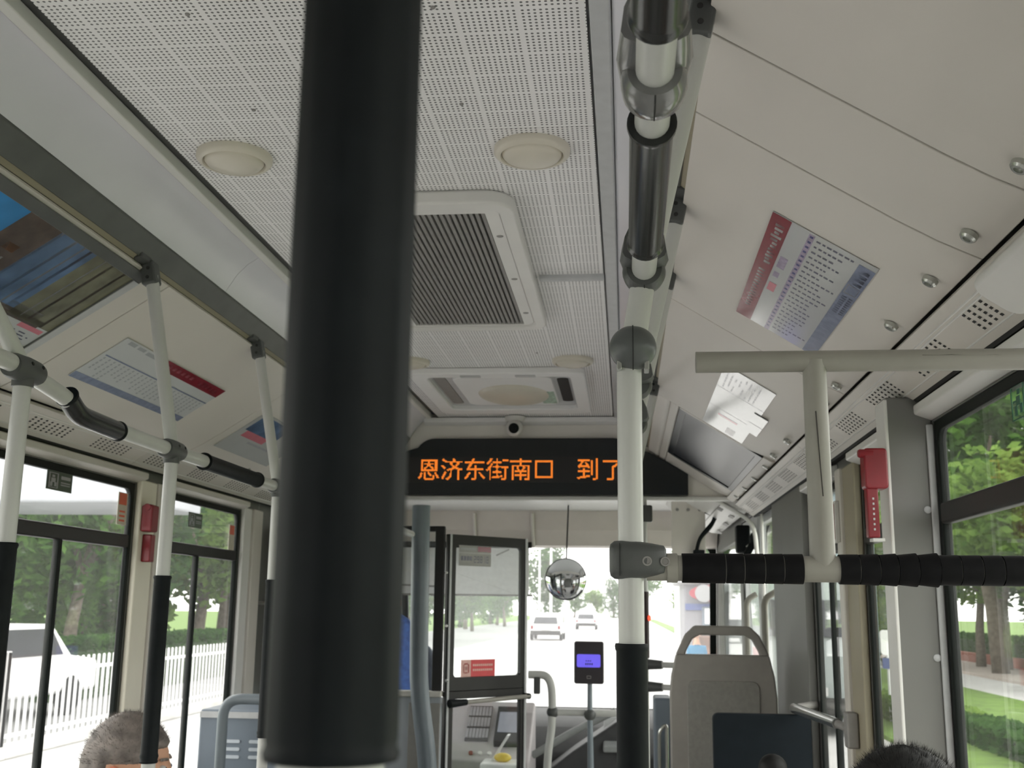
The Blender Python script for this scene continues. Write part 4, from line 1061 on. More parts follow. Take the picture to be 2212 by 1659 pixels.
# notices on that door
def door_sign(name, s0, s1, z0, z1, m, label, prints):
    tt = thing(name, label, 'notice', dq((s0 + s1) / 2, z0, .006))
    build('plate', B().prism([(s0, z0), (s1, z0), (s1, z1), (s0, z1)], fd, .0035, .006), m, tt)
    for nm, rects, mm in prints:
        b = B()
        for a, c_, e, f in rects: b.prism([(s0 + (s1 - s0) * a, z0 + (z1 - z0) * e), (s0 + (s1 - s0) * c_, z0 + (z1 - z0) * e), (s0 + (s1 - s0) * c_, z0 + (z1 - z0) * f), (s0 + (s1 - s0) * a, z0 + (z1 - z0) * f)], fd, .006, .0064)
        build(nm, b, mm, tt, kind='stuff' if len(rects) > 1 else None)
gp = pm('number_plate_grey', (.36, .35, .34), .5)
SEG7 = {'2': 'abged', '8': 'abcdefg', '6': 'afgedc', '1': 'bc', '0': 'abcdef', '9': 'abcdfg', '7': 'abc'}
def digit(ch, x0, x1, z0, z1):
    w, h = (x1 - x0) * .22, (z1 - z0) * .14; m_ = (z0 + z1) / 2
    S = {'a': (x0, x1, z1 - h, z1), 'g': (x0, x1, m_ - h / 2, m_ + h / 2), 'd': (x0, x1, z0, z0 + h), 'f': (x0, x0 + w, m_, z1), 'b': (x1 - w, x1, m_, z1), 'e': (x0, x0 + w, z0, m_), 'c': (x1 - w, x1, z0, m_)}
    return [S[k_] for k_ in SEG7[ch]]
digs = []
for i, ch in enumerate('29818'): digs += digit(ch, .46 + i * .098, .53 + i * .098, .16, .50)
door_sign('number_notice', .075, .295, P(1035, 1224, Y=6.0).z, ztop - .056, gp, 'grey number notice with a red corner at the top of the cab door',
          [('red_corner', [(.58, 1, .72, .98)], ink_red), ('pale_strip', [(0, 1, .62, .66)], ink_white), ('lettering', digs + [(.06 + .09 * i, .13 + .09 * i, .26, .48) for i in range(4)], ink_dark), ('lettering', [(.05 + .06 * i, .09 + .06 * i, .78, .9) for i in range(8)], ink_grey)])
rp_ = pm('notice_red', (.68, .06, .07), .45)
door_sign('red_notice', .105, .335, zmid + .034, P(1050, 1424, Y=6.0).z, rp_, 'red and white prohibition notice low on the cab door glass',
          [('white_part', [(0, .28, 0, 1)], pm('notice_pale', (.75, .45, .40), .5)), ('emblem', [(.05, .09, .25, .75), (.19, .23, .25, .75), (.09, .19, .72, .8), (.09, .19, .2, .28), (.11, .17, .4, .6)], rp_), ('lettering', [(.34 + .06 * i, .385 + .06 * i, .62, .74) for i in range(10)] + [(.34 + .06 * i, .385 + .06 * i, .34, .46) for i in range(10)], MATS['notice_pale'])])
# fixed partition left of the door
t = thing('cab_partition', 'driver partition with grey lower panel and glass, left of the cab door', 'partition', (-.8, 5.78, 0))
zl_ = P(930, 1492, Y=5.78).z
build('lower_panel', B().box(-1.14, -.452, 5.76, 5.80, 0, zl_ - .03), partm, t, bevel=.006)
build('ledge', B().box(-1.14, -.452, 5.745, 5.815, zl_ - .03, zl_), capm, t, bevel=.006)
build('pane', B().box(-1.13, -.50, 5.776, 5.784, zl_, 1.84), g_part, t)
build('post', B().box(-.505, -.455, 5.76, 5.80, zl_, 1.86), dframe, t, bevel=.004)
build('top_rail', B().box(-1.14, -.455, 5.765, 5.795, 1.84, 1.87), dframe, t, bevel=.004)
build('inner_panel', B().box(-.62, -.456, 5.752, 5.759, 0.03, zl_ - .06), pm('partition_taupe', (.30, .29, .27), .5), t, bevel=.004)
for v in (1237, 1352, 1470):
    build('bolt', B().lathe((P(964, v, Y=5.755).x, 5.759, P(964, v, Y=5.755).z), (0, -1, 0), [(0, 0), (0, .009), (.005, .007), (.005, 0)], 12), chrome, t, smooth=40)
t = thing('partition_post', 'thick blue grey post bending out beside the driver partition', 'post', (-.66, 5.62, 0))
q0, q1, q2, q3 = P(909, 1148, Y=5.62), P(905, 1400, Y=5.62), P(905, 1490, Y=5.62), P(925, 1655, Y=5.62)
build('tube', B().tube(smooth_path([(q0.x, 5.62, 1.965), q0, q1, q2, q3, (q3.x + .02, 5.62, 0)], .15, 8), .047, 22), tubeg, t, smooth=60)
# roller blind behind the windscreen
t = thing('sun_blind', 'white roller sun blind half drawn over the driver windscreen', 'blind', (-.6, 7.80, 1.45))
bz0, bz1 = P(1000, 1285, Y=7.8).z, 1.89
build('fabric', B().box(-1.10, P(1148, 1285, Y=7.8).x - .02, 7.798, 7.801, bz0, bz1), blindm, t)
build('bottom_bar', B().tube([(-1.10, 7.799, bz0), (P(1150, 1285, Y=7.8).x, 7.799, bz0)], .007, 10), slatm, t, smooth=50)
build('roller', B().tube([(-1.12, 7.80, 1.885), (P(1148, 1285, Y=7.8).x, 7.80, 1.885)], .022, 14), dframe, t, smooth=50)
build('fold', B().tube([P(990, 1238, Y=7.795), P(1108, 1282, Y=7.795)], .004, 6), blindm, t)
build('fold', B().tube([P(1072, 1200, Y=7.795), P(1100, 1187, Y=7.795)], .005, 6), slatm, t)
build('cross_bar', B().tube([P(862, 1263, Y=7.79), P(958, 1267, Y=7.79)], .006, 8), slatm, t)
build('hook', B().box(P(943, 1285, Y=7.79).x, P(956, 1285, Y=7.79).x, 7.78, 7.80, bz0 - .05, bz0), tubeg, t)
# round convex mirror
t = thing('round_mirror', 'round convex interior mirror hanging at the windscreen', 'mirror', P(1222, 1297, Y=7.0))
mc = P(1222, 1251, Y=7.0)
build('rod', B().tube([mc + V((.003, .01, .12)), (mc.x + .003, 7.25, 2.118)], .005, 8), dframe, t)
R0 = .128; prof = [(0, R0)] + [(.030 * math.cos(a), R0 * math.sin(a)) for a in [math.radians(90 - 9 * i) for i in range(1, 11)]]
build('mirror_face', B().lathe(mc, (-.02, -1, .02), prof, 48), mirror, t, smooth=70)
build('rim', B().lathe(mc + V((0, .004, 0)), (-.02, -1, .02), [(-.02, .0), (-.02, R0 * .9), (-.006, R0 + .004), (.004, R0 + .004), (.006, R0 - .001), (0, R0 - .001)], 48), dframe, t, smooth=45)
# card reader on its post
RYd = 6.0
t = thing('card_reader', 'black card reader with lit violet screen on a grey post', 'card reader', P(1275, 1650, Y=RYd))
c0, c1 = P(1240, 1477, Y=RYd), P(1304, 1386, Y=RYd)
bdy = build('body', B().prism(rrect(c0.x, c1.x, c0.z, c1.z, .012), lambda p, a: (p[0], RYd + a, p[1]), 0, .05), pm('reader_black', (.035, .03, .035), .3), t, bevel=.006, bseg=3)
s0_, s1_ = P(1246, 1441, Y=RYd), P(1297, 1414, Y=RYd)
build('screen', B().prism(rrect(s0_.x, s1_.x, s0_.z, s1_.z, .008), lambda p, a: (p[0], RYd + a, p[1]), -.003, .001), lcd, bdy)
b = B()
for i in range(4): b.box(s0_.x + .045 + i * .011, s0_.x + .052 + i * .011, RYd - .0036, RYd - .003, s0_.z + .012, s0_.z + .022)
for i in range(3): b.box(s0_.x + .048 + i * .011, s0_.x + .054 + i * .011, RYd - .0036, RYd - .003, s0_.z + .030, s0_.z + .036)
build('screen_text', b, ink_navy, bdy)
build('keypad_mark', B().ring(rrect(-.012, .012, -.008, .008, .004), rrect(-.009, .009, -.005, .005, .003), lambda p, a: (p[0] + (c0.x + c1.x) / 2, RYd + a, p[1] + c0.z + .035), -.001, .001), slatm, bdy)
px = P(1274, 1540, Y=RYd).x
build('post', B().tube([(px, RYd + .02, c0.z + .01), (px, RYd + .02, .9), (px + .012, RYd + .02, .0)], [.013, .014, .022], 16), tubeg, t, smooth=50)
build('post_clamp', B().ell((px, RYd + .02, P(1274, 1545, Y=RYd).z), .032, .03, .03, 16, 10), greyd, t, smooth=70)
t = thing('cab_rail', 'white bent grab rail beside the card reader', 'grab rail', (.05, 6.02, 0))
zr_ = P(1250, 1541, Y=RYd).z
a0, a1, a2, a3 = P(1140, 1458, Y=RYd), P(1190, 1470, Y=RYd), P(1193, 1560, Y=RYd), P(1182, 1630, Y=RYd)
build('bent_tube', B().tube(smooth_path([(a0.x, RYd + .04, a0.z), (a1.x, RYd + .04, a0.z), (a2.x, RYd + .04, a2.z), (a3.x, RYd + .04, a3.z), (a3.x - .02, RYd + .04, 0)], .1, 8), .021, 18), tubew, t, smooth=50)
build('cross_tube', B().tube([(a2.x, RYd + .04, zr_), (.60, RYd + .04, zr_)], .018, 16), tubew, t, smooth=50)
build('clamp', B().ell((a2.x, RYd + .04, zr_), .034, .03, .03, 14, 10), greyd, t, smooth=70)
build('hook', B().box(a0.x + .03, a0.x + .065, RYd + .02, RYd + .05, a0.z - .10, a0.z - .01), greyd, t, bevel=.006)
build('foot', B().lathe((.60, RYd + .04, 0), (0, 0, 1), [(0, .018), (zr_ + .018, .018)], 14), tubew, t, smooth=50)
# dashboard and console
dsh = build('dashboard', B().prism([(7.1, 0), (8.18, 0), (8.18, .70), (7.75, .78), (7.3, .70), (7.12, .55)], lambda p, a: (a, p[0], p[1]), -1.14, 1.14), dashm, label='dark dashboard under the windscreen behind the card reader', cat='dashboard', bevel=.03, bseg=3)
build('grey_cover', B().prism([(.02, .0), (.62, .0), (.62, .72), (.45, .80), (.18, .62), (.02, .50)], lambda p, a: (p[0], a, p[1]), 6.75, 7.09), dashm, dsh, bevel=.02)
build('cover_edge', B().tube([P(1150, 1632, Y=6.74), P(1230, 1585, Y=6.74), P(1330, 1535, Y=6.74)], .022, 10), dashg, dsh, smooth=60)
build('cover_plate', B().hexa([(.36, 6.70, .62), (.62, 6.70, .62), (.62, 7.0, .72), (.36, 7.0, .72), (.36, 6.70, .66), (.62, 6.70, .66), (.62, 7.0, .80), (.36, 7.0, .80)]), dashg, dsh, bevel=.01)
t = thing('driver_console', 'sloping grey driver console with keypad and small screen', 'console', (-.35, 6.75, 0))
k0, k1 = P(985, 1625, Y=6.62), P(1112, 1515, Y=7.0)
cx0, cx1 = -.62, -.06
def cs(x, f, n=0.0):   # console slope
    y = 6.55 + .42 * f; z = .58 + .30 * f
    return V((x, y - n * .58, z + n * .81))
build('body', B().hexa([(cx0, 6.56, 0), (cx1, 6.56, 0), (cx1, 7.08, 0), (cx0, 7.08, 0), (cx0, 6.55, .58), (cx1, 6.55, .58), (cx1, 6.97, .88), (cx0, 6.97, .88)]), consm, t, bevel=.015, bseg=3)
def cplate(nm, x0, x1, f0, f1, n0, n1, m, par=None):
    b = B(); b.hexa([cs(x0, f0, n0), cs(x1, f0, n0), cs(x1, f1, n0), cs(x0, f1, n0), cs(x0, f0, n1), cs(x1, f0, n1), cs(x1, f1, n1), cs(x0, f1, n1)])
    return build(nm, b, m, par or t)
xa = P(1005, 1585, Y=6.7).x; xb = P(1060, 1540, Y=6.8).x
kb = cplate('keypad', xa, xb, .30, .88, 0, .010, dframe)
for r_ in range(3):
    for c_ in range(7):
        w = (xb - xa) / 7
        cplate('key', xa + w * (c_ + .1), xa + w * (c_ + .9), .33 + r_ * .185, .33 + r_ * .185 + .15, .011, .018, keym, kb)
cplate('terminal', xb + .04, xb + .21, .22, .80, 0, .045, dframe); cplate('terminal_screen', xb + .055, xb + .195, .36, .70, .046, .048, pm('lcd_grey', (.36, .37, .44), .2))
for i, mm in enumerate((red, white, white, white)):
    build('push_button', B().lathe(cs(xa + .05 + i * .055, .1, .0), (0, -.58, .81), [(0, .013), (.012, .013), (.012, 0)], 12), mm, t, smooth=40)
t = thing('fare_tray', 'white tray with a yellow pouch low behind the cab door', 'tray', (-.1, 6.35, 0))
tx0, tx1 = P(1040, 1655, Y=6.4).x, P(1125, 1655, Y=6.4).x; tz = P(1080, 1645, Y=6.4).z
build('body', B().box(tx0, tx1, 6.32, 6.52, 0, tz), whitep, t, bevel=.012)
build('side_flap', B().hexa([(tx0 + .05, 6.4, tz), (tx0 + .065, 6.4, tz), (tx0 + .065, 6.5, tz), (tx0 + .05, 6.5, tz), (tx0 + .14, 6.4, tz + .14), (tx0 + .155, 6.4, tz + .14), (tx0 + .155, 6.5, tz + .14), (tx0 + .14, 6.5, tz + .14)]), whitep, t)
build('yellow_pouch', B().ell((tx0 + .12, 6.40, tz + .022), .05, .04, .026, 14, 8), yellow, t, smooth=70)
# overhead gear at the front right
t = thing('monitor_plate', 'hanging grey back plate with three screws near the windscreen', 'plate', P(1487, 1200, Y=6.3))
m0, m1 = P(1452, 1200, Y=6.3), P(1523, 1096, Y=6.3)
mpb = build('plate', B().box(m0.x, m1.x, 6.3, 6.34, m0.z, 2.119), hatchm, t, bevel=.004)
for u in (1463, 1487, 1511):
    build('screw', B().lathe((P(u, 1101, Y=6.3).x, 6.3, P(u, 1101, Y=6.3).z), (0, -1, 0), [(-.002, 0), (-.002, .010), (.005, .008), (.005, 0)], 12), slatm, mpb)
for k_, pts in enumerate(([(1547, 1085), (1545, 1110), (1540, 1128), (1520, 1150), (1510, 1165), (1503, 1195)], [(1523, 1105), (1540, 1113), (1545, 1100)], [(1545, 1120), (1535, 1140), (1515, 1160), (1508, 1175), (1504, 1200)])):
    c_ = B().tube(smooth_path([P(u, v, Y=6.28 - .01 * k_) for u, v in pts], .05), .009, 10)
    build('power_cable', c_, black, label=('long black cable bundle hanging beside the grey back plate', 'short black cable tail above the back plate cable bundle', 'black cable strand twisted with the long bundle')[k_], cat='cable', smooth=60)
build('cable_plug', B().box(P(1498, 1200, Y=6.26).x, P(1522, 1200, Y=6.26).x, 6.24, 6.3, P(1500, 1206, Y=6.26).z, P(1500, 1188, Y=6.26).z), black, t, bevel=.004)
t = thing('corner_cover', 'white sloped roof corner cover with small square vents', 'cover', P(1600, 1175, Y=6.6))
e = [P(1520, 1085, Y=5.9), P(1640, 1085, Y=5.9), P(1672, 1130, Y=6.2), P(1600, 1170, Y=6.9), P(1575, 1172, Y=7.0), P(1520, 1140, Y=7.0)]
b = B(); cp = [V((.95, 5.46, 2.118)), V((1.14, 5.46, 1.95)), V((1.14, 6.9, 1.88)), V((1.05, 7.2, 1.86)), V((.80, 7.25, 2.0)), V((.80, 7.2, 2.118))]
def slope_pt(x): return 2.10 - (x - .78) * .62
b.prism([(.76, 2.118), (.80, 2.075), (1.05, 1.935), (1.10, 1.93), (1.145, 1.96), (1.145, 2.118)], lambda p, a: (p[0], a, p[1]), 5.46, 7.15)
cvr = build('shell', b, white, t, bevel=.012, bseg=3)
for (u, v) in ((1580, 1116), (1568, 1133), (1555, 1150), (1556, 1100)):
    r_ = ray(u, v); # hit the sloped underside
    p0 = V((.80, 0, 2.075)); nn = V((-.14, 0, -.25)).normalized()
    kk = (p0 - CAM).dot(nn) / r_.dot(nn); q = CAM + r_ * kk
    tx = V((.25, 0, -.14)).normalized() * .013
    build('square_vent', B().obox(q, tx, V((0, .06, 0)), nn * .002), slatm, cvr)
build('groove', B().obox((.98, 6.3, 1.974), (.002, 0, -.001), (0, .7, 0), (.001, 0, .002)), slatm, cvr)
build('rim', B().tube(smooth_path([(.80, 5.46, 2.07), (1.02, 5.46, 1.94), (1.13, 5.46, 1.87), (1.14, 5.46, 1.70)], .08, 8), .011, 10), white, cvr, smooth=60)
t = thing('door_mechanism', 'black door opener linkage in the front right corner', 'door gear', P(1640, 1195, Y=5.7))
dm0 = P(1640, 1170, Y=5.7)
build('case', B().box(1.06, 1.13, 5.64, 5.72, P(1640, 1196, Y=5.7).z, P(1640, 1136, Y=5.7).z), black, t, bevel=.01)
build('cylinder', B().tube([P(1615, 1185, Y=5.6), P(1662, 1145, Y=5.6)], .016, 12), chrome, t, smooth=50)
build('arm', B().tube([P(1612, 1200, Y=5.58), P(1640, 1150, Y=5.58), P(1664, 1140, Y=5.58)], .018, 10), black, t, smooth=50)
build('arm', B().tube([P(1650, 1196, Y=5.57), P(1648, 1150, Y=5.57)], .020, 10), black, t, smooth=50)
build('elbow', B().ell(P(1632, 1165, Y=5.57), .03, .03, .04, 12, 8), black, t, smooth=70)
# door jamb trims (front right)
for i, (u, w_) in enumerate(((1652, .012), (1684, .014), (1612, .010))):
    yj = (5.2, 4.86, 6.2)[i]; q = P(u, 1300, Y=yj)
    build('jamb_strip', B().box(q.x - w_ / 2, q.x + w_ / 2, yj, yj + .03, 0, 1.9), white, d1, bevel=.004)
build('side_mirror_rod', B().box(1.0, 1.01, 0, .01, 0, .01) if False else B().tube([P(1612, 1215, Y=6.2), P(1612, 1360, Y=6.2)], .010, 8), dframe, d1)

# ================================================================== PEOPLE
def person(name, label, head, yaw, seat_z, hair, shirt, style, hw=.078, hl=.098, hh=.118, floor_z=0.0, tilt=0.0):
    """seated person: one skinned body; head centre given; yaw 0 faces +Y"""
    head = V(head); c_, s_ = math.cos(yaw), math.sin(yaw)
    def L(x, y, z): return V((head.x + c_ * x - s_ * y, head.y + s_ * x + c_ * y, z))
    t = thing(name, label, 'person', (head.x, head.y, floor_z))
    hz = head.z; shz = hz - .28; pz = seat_z + .10
    pts = []; eds = []; rad = []
    def add(p, r, par=None):
        pts.append(p); rad.append(r)
        if par is not None: eds.append((par, len(pts) - 1))
        return len(pts) - 1
    pel = add(L(0, -.05, pz), (.15, .11))
    ab = add(L(0, -.07, pz + .16), (.135, .10), pel); ch = add(L(0, -.07, shz - .08), (.15, .105), ab)
    nk0 = add(L(0, -.05, shz + .03), (.075, .065), ch); nk = add(L(0, -.025, hz - .13), (.055, .055), nk0); add(L(0, -.01, hz - .06), (.052, .055), nk)
    for sx in (-1, 1):
        sh = add(L(sx * .155, -.07, shz), (.060, .060), ch); el = add(L(sx * .165, -.02, shz - .27), (.043, .043), sh)
        wr_ = add(L(sx * .15, .22, pz + .12), (.030, .030), el); pm_ = add(L(sx * .13, .29, pz + .115), (.036, .018), wr_)
        for k in range(4):
            f1 = add(L(sx * (.108 + .018 * k), .335, pz + .11), (.009, .009), pm_); f2 = add(L(sx * (.108 + .018 * k), .365 + .006 * (1.5 - abs(k - 1.5)), pz + .09), (.008, .008), f1)
        th_ = add(L(sx * .095, .29, pz + .11), (.010, .010), pm_); add(L(sx * .08, .32, pz + .10), (.009, .009), th_)
        hip = add(L(sx * .09, .02, pz - .01), (.085, .085), pel); kn = add(L(sx * .12, .40, pz), (.062, .062), hip)
        an = add(L(sx * .11, .42, floor_z + .09), (.042, .042), kn); add(L(sx * .115, .54, floor_z + .045), (.042, .036), an)
    me = bpy.data.meshes.new('body'); base = V((head.x, head.y, floor_z))
    me.from_pydata([tuple(p - base) for p in pts], eds, [])
    o = bpy.data.objects.new('body', me); link(o, t, base)
    md = o.modifiers.new('skin', 'SKIN'); sv = me.skin_vertices[0].data
    for i, r in enumerate(rad): sv[i].radius = r
    sv[0].use_root = True
    ss = o.modifiers.new('sub', 'SUBSURF'); ss.levels = 2; ss.render_levels = 2
    for m in (shirt, cloth_d, skin): me.materials.append(m)
    dg = bpy.context.evaluated_depsgraph_get(); bpy.context.view_layer.update()
    me2 = bpy.data.meshes.new_from_object(o.evaluated_get(bpy.context.evaluated_depsgraph_get()))
    o.modifiers.clear(); o.data = me2
    if not me2.materials:
        for m in (shirt, cloth_d, skin): me2.materials.append(m)
    for pl in me2.polygons:
        w = pl.center + base; lx = c_ * (w.x - head.x) + s_ * (w.y - head.y); ly = -s_ * (w.x - head.x) + c_ * (w.y - head.y)
        pl.use_smooth = True
        pl.material_index = 2 if (w.z > shz + .055 or (ly > .10 and w.z > pz + .055 and abs(lx) < .3 and ly < .42)) else (1 if w.z < pz + .06 or (ly > .05 and w.z < pz + .055) else 0)
    # head: sculpted ellipsoid with face
    hb = B(); nu, nv = 28, 20
    for i in range(nv + 1):
        th = math.pi * i / nv; zz = math.cos(th)
        for j in range(nu):
            ph = 2 * math.pi * j / nu; x = math.sin(th) * math.cos(ph); y = math.sin(th) * math.sin(ph)
            fz_ = 1.0 if zz > -.2 else 1 - .30 * ((-.2 - zz) / .8)
            yy = y * hl * (fz_ if y > 0 else (fz_ * (.96 if zz > -.4 else .8))); xx = x * hw * fz_
            if y > .8 and -.45 < zz < .05: yy += .02 * (1 - abs(x) / .6) * (1 - abs(zz + .22) / .3) if abs(x) < .3 else 0
            if y > .75 and .02 < zz < .22 and .15 < abs(x) < .55: yy -= .008
            hb.v.append(L(xx, yy, hz + zz * hh))
    for i in range(nv):
        for j in range(nu): a_, b2 = i * nu + j, i * nu + (j + 1) % nu; hb.face(a_, a_ + nu, b2 + nu, b2)
    ho = build('head', hb, skin, o, smooth=80)
    for sx in (-1, 1):
        eb = B().ell((0, 0, 0), .012, .022, .032, 14, 10)
        for p in eb.v:
            q = V(p); p.x, p.y, p.z = L(sx * (hw + .004) + q.x, -.008 + q.y + q.z * -.15, hz - .012 + q.z)
        build('ear', eb, skin_r, ho, smooth=80)
        build('eye', B().ell(L(sx * .031, hl * .88, hz + .005), .011, .011, .009, 10, 8), ink_white, ho, smooth=80)
        build('iris', B().ell(L(sx * .031, hl * .88 + .007, hz + .005), .0055, .0055, .0055, 8, 6), ink_dark, ho, smooth=80)
        build('eyebrow', B().tube([L(sx * .017, hl * .97, hz + .026), L(sx * .045, hl * .88, hz + .028)], .004, 6), hair, ho, smooth=60)
    build('mouth', B().tube([L(-.024, hl * .86, hz - .062), L(0, hl * .93, hz - .060), L(.024, hl * .86, hz - .062)], .005, 8), skin_r, ho, smooth=60)
    # hair shell
    rr = random.Random(11); cb = B(); grow = .008 if style != 'spiky' else .016
    nu, nv = 40, 18
    for i in range(nv + 1):
        th = math.pi * .62 * i / nv
        for j in range(nu):
            ph = 2 * math.pi * j / nu; x = math.sin(th) * math.cos(ph); y = math.sin(th) * math.sin(ph); zz = math.cos(th)
            # hairline: lift at the forehead and round the ears
            lim = .45 if y > .45 else (.20 if y > -.35 else -.35)
            zc_ = max(zz, lim - .05); g = grow * (1.0 if zz > lim else .0)
            g *= 1 + rr.uniform(-.08, .08)
            if zz <= lim: k_ = .985
            else: k_ = 1.0
            hb_s = math.sqrt(max(0, 1 - zc_ * zc_)); sn = math.hypot(x, y) or 1
            cb.v.append(L(x / sn * hb_s * (hw * k_ + g), y / sn * hb_s * (hl * k_ + g), hz + zc_ * (hh * k_ + g)))
    for i in range(nv):
        for j in range(nu): a_, b2 = i * nu + j, i * nu + (j + 1) % nu; cb.face(a_, a_ + nu, b2 + nu, b2)
    hr = build('hair', cb, hair, ho, smooth=80)
    st = B()
    nst = {'spiky': 9000, 'thin': 2500, 'bun': 200, 'plain': 200}[style]
    for _ in range(nst):
        th = math.acos(1 - rr.random() * .85); ph = rr.uniform(0, 2 * math.pi)
        x, y, zz = math.sin(th) * math.cos(ph), math.sin(th) * math.sin(ph), math.cos(th)
        if y > .4 and zz < .5: continue
        p0 = L(x * (hw + .004), y * (hl + .004), hz + zz * (hh + .004))
        d = V((c_ * x - s_ * y, s_ * x + c_ * y, zz)) + V((rr.uniform(-.4, .4), rr.uniform(-.4, .4), rr.uniform(-.2, .4)))
        ln_ = {'spiky': .021, 'thin': .014, 'bun': .010, 'plain': .012}[style] * rr.uniform(.6, 1.2)
        d = d.normalized() * ln_; sd = d.cross(V((rr.uniform(-1, 1), rr.uniform(-1, 1), rr.uniform(-1, 1)))).normalized() * .0006
        n = len(st.v); st.v += [p0 - sd, p0 + sd, p0 + d]; st.face(n, n + 1, n + 2)
    build('hair_strands', st, hair, hr, kind='stuff')
    if style == 'bun':
        build('hair_bun', B().ell(L(0, -.01, hz + hh + .035), .036, .036, .034, 16, 12), hair, hr, smooth=80)
    return t
def bus_chair(x, y, label):     # low passenger seats under the seated people (mostly below the picture)
    return seat(x, y, .42, 0, .98, label)
# man on the left looking across the aisle
hL = P(287, 1542, Y=2.66); 
person('person', 'man with thinning dark hair in profile at the lower left', (hL.x - .005, 2.66, hL.z - .130), math.radians(-78), .42, hair_g, cloth_g, 'thin', hl=.102, hh=.128)
t = thing('side_bench', 'low grey side bench under the man at the lower left', 'seat', (-.85, 2.66, 0))
build('cushion', B().box(-1.12, -.56, 2.30, 3.02, .36, .44), seatc, t, bevel=.02); build('base', B().box(-1.12, -.62, 2.33, 2.99, 0, .36), seatm, t, bevel=.006)
build('backrest', B().box(-1.145, -1.09, 2.30, 3.02, .44, .78), seatc, t, bevel=.02)
hR = P(1952, 1606, Y=1.72)
person('person', 'passenger with short spiky black hair at the lower right edge', (hR.x, 1.72, hR.z - .137), 0.0, .42, hair_b, cloth_d, 'spiky', hw=.086)
bus_chair(hR.x, 1.48, 'passenger seat under the spiky haired passenger')
hB = P(1667, 1627, Y=2.95)
person('person', 'passenger with a black hair bun before the dark blue panel', (hB.x, 2.95, hB.z - .069 - .118), 0.0, .34, hair_b, cloth_g, 'bun')
bus_chair(hB.x, 2.68, 'passenger seat under the passenger with the hair bun')
person('person', 'bus driver in a blue shirt behind the partition glass', (-.97, 6.72, 1.48), 0.0, .72, hair_b, cloth_b, 'plain', floor_z=.25)
t = thing('driver_chair', 'tall grey driver seat behind the partition', 'seat', (-.95, 6.3, 0))
build('cab_step', B().box(-1.14, -.64, 5.84, 7.08, 0, .25), dashm, t)
dsx = P(925, 1450, Y=6.25).x
pm('driver_seat_fabric', (.13, .14, .18), .8, ns=50, na=.15)
build('backrest', B().prism(rrect(-1.09, dsx + .025, .80, P(920, 1385, Y=6.3).z, .12, 6), lambda p, a: (p[0], 6.30 + a, p[1]), 0, .07), MATS['driver_seat_fabric'], t, bevel=.02, bseg=3)
build('blue_cover', B().prism(rrect(-1.06, P(903, 1450, Y=6.2).x, .84, P(860, 1322, Y=6.2).z, .19, 8), lambda p, a: (p[0], 6.22 + a, p[1]), 0, .078), cloth_b, t, bevel=.025, bseg=3)
build('cushion', B().box(-1.06, -.66, 6.28, 6.78, .66, .76), MATS['driver_seat_fabric'], t, bevel=.03, bseg=3)
build('pedestal', B().box(-.98, -.74, 6.36, 6.66, .25, .66), dframe, t, bevel=.01)

# ================================================================== OUTSIDE
GZ = -.35
def flat(name, x0, x1, y0, y1, z, m, th=.05): return build(name, B().box(x0, x1, y0, y1, z - th, z), m, kind='structure')
flat('road', -6.9, 4.2, -30, 260, GZ, asph, .2)
flat('side_road', -14, -6.9, -30, 260, GZ - .005, pm('asphalt_dark', (.24, .24, .24), .9, ns=3, na=.08), .2)
flat('ground', -120, -14, -30, 260, GZ - .01, grass, .2)
flat('lawn', 4.2, 5.4, -30, 200, GZ + .06, grass, .3)
flat('lawn_strip', 5.4, 8.6, -30, 60, GZ + .05, grass, .3)
flat('path', 8.6, 10.4, -30, 60, GZ + .04, asph, .3)
flat('pavement', 10.4, 12.6, -30, 60, GZ + .12, pave, .3)
flat('ground', 12.6, 120, -30, 260, GZ + .03, grass, .3)
flat('pavement', 5.4, 12.6, 60, 200, GZ + .05, concr, .3)
build('trim_4', B().box(12.6, 12.9, -30, 60, GZ, GZ + .42), brickm, kind='structure')
# lane marks ahead
for i in range(8):
    build('lane_mark', B().box(1.95, 2.1, 12 + i * 8, 15 + i * 8, GZ, GZ + .004), whitep, label='white lane dash on the road, ' + ['nearest', 'second', 'third', 'fourth', 'fifth', 'sixth', 'seventh', 'farthest'][i] + ' ahead of the bus', cat='road marking', group='lane dashes ahead of the bus')
# leaf crowns -----------------------------------------------------------------
def crown_mesh(name, rx, ry, rz, n, size, mat, seed, lumps=10):
    rr = random.Random(seed); b = B()
    ls = []
    for _ in range(lumps):
        a = rr.uniform(0, 2 * math.pi); q = rr.random() ** .5
        ls.append((V((rx * .62 * q * math.cos(a), ry * .62 * q * math.sin(a), rz * rr.uniform(-.6, .7))), rr.uniform(.34, .55)))
    for _ in range(n):
        c_, k = rr.choice(ls)
        d = V((rr.gauss(0, 1), rr.gauss(0, 1), rr.gauss(0, 1))).normalized() * rr.uniform(.55, 1.0)
        p = c_ + V((d.x * rx * k, d.y * ry * k, d.z * rz * k))
        u = V((rr.gauss(0, 1), rr.gauss(0, 1), rr.gauss(0, .6))).normalized(); w = u.cross(V((rr.gauss(0, 1), rr.gauss(0, 1), rr.gauss(0, 1)))).normalized()
        s = size * rr.uniform(.6, 1.25)
        i = len(b.v); b.v += [p - u * s, p + w * s * .45, p + u * s, p - w * s * .45]; b.face(i, i + 1, i + 2, i + 3)
    me = bpy.data.meshes.new(name); me.from_pydata([tuple(p) for p in b.v], [], b.f); me.materials.append(mat); me.update()
    return me
CR = [crown_mesh('foliage', 2.6, 2.6, 2.2, 5200, .15, leaf_a, 1), crown_mesh('foliage', 2.4, 2.4, 2.6, 5200, .15, leaf_b, 2), crown_mesh('foliage', 2.2, 2.2, 3.4, 5200, .15, leaf_c, 3)]
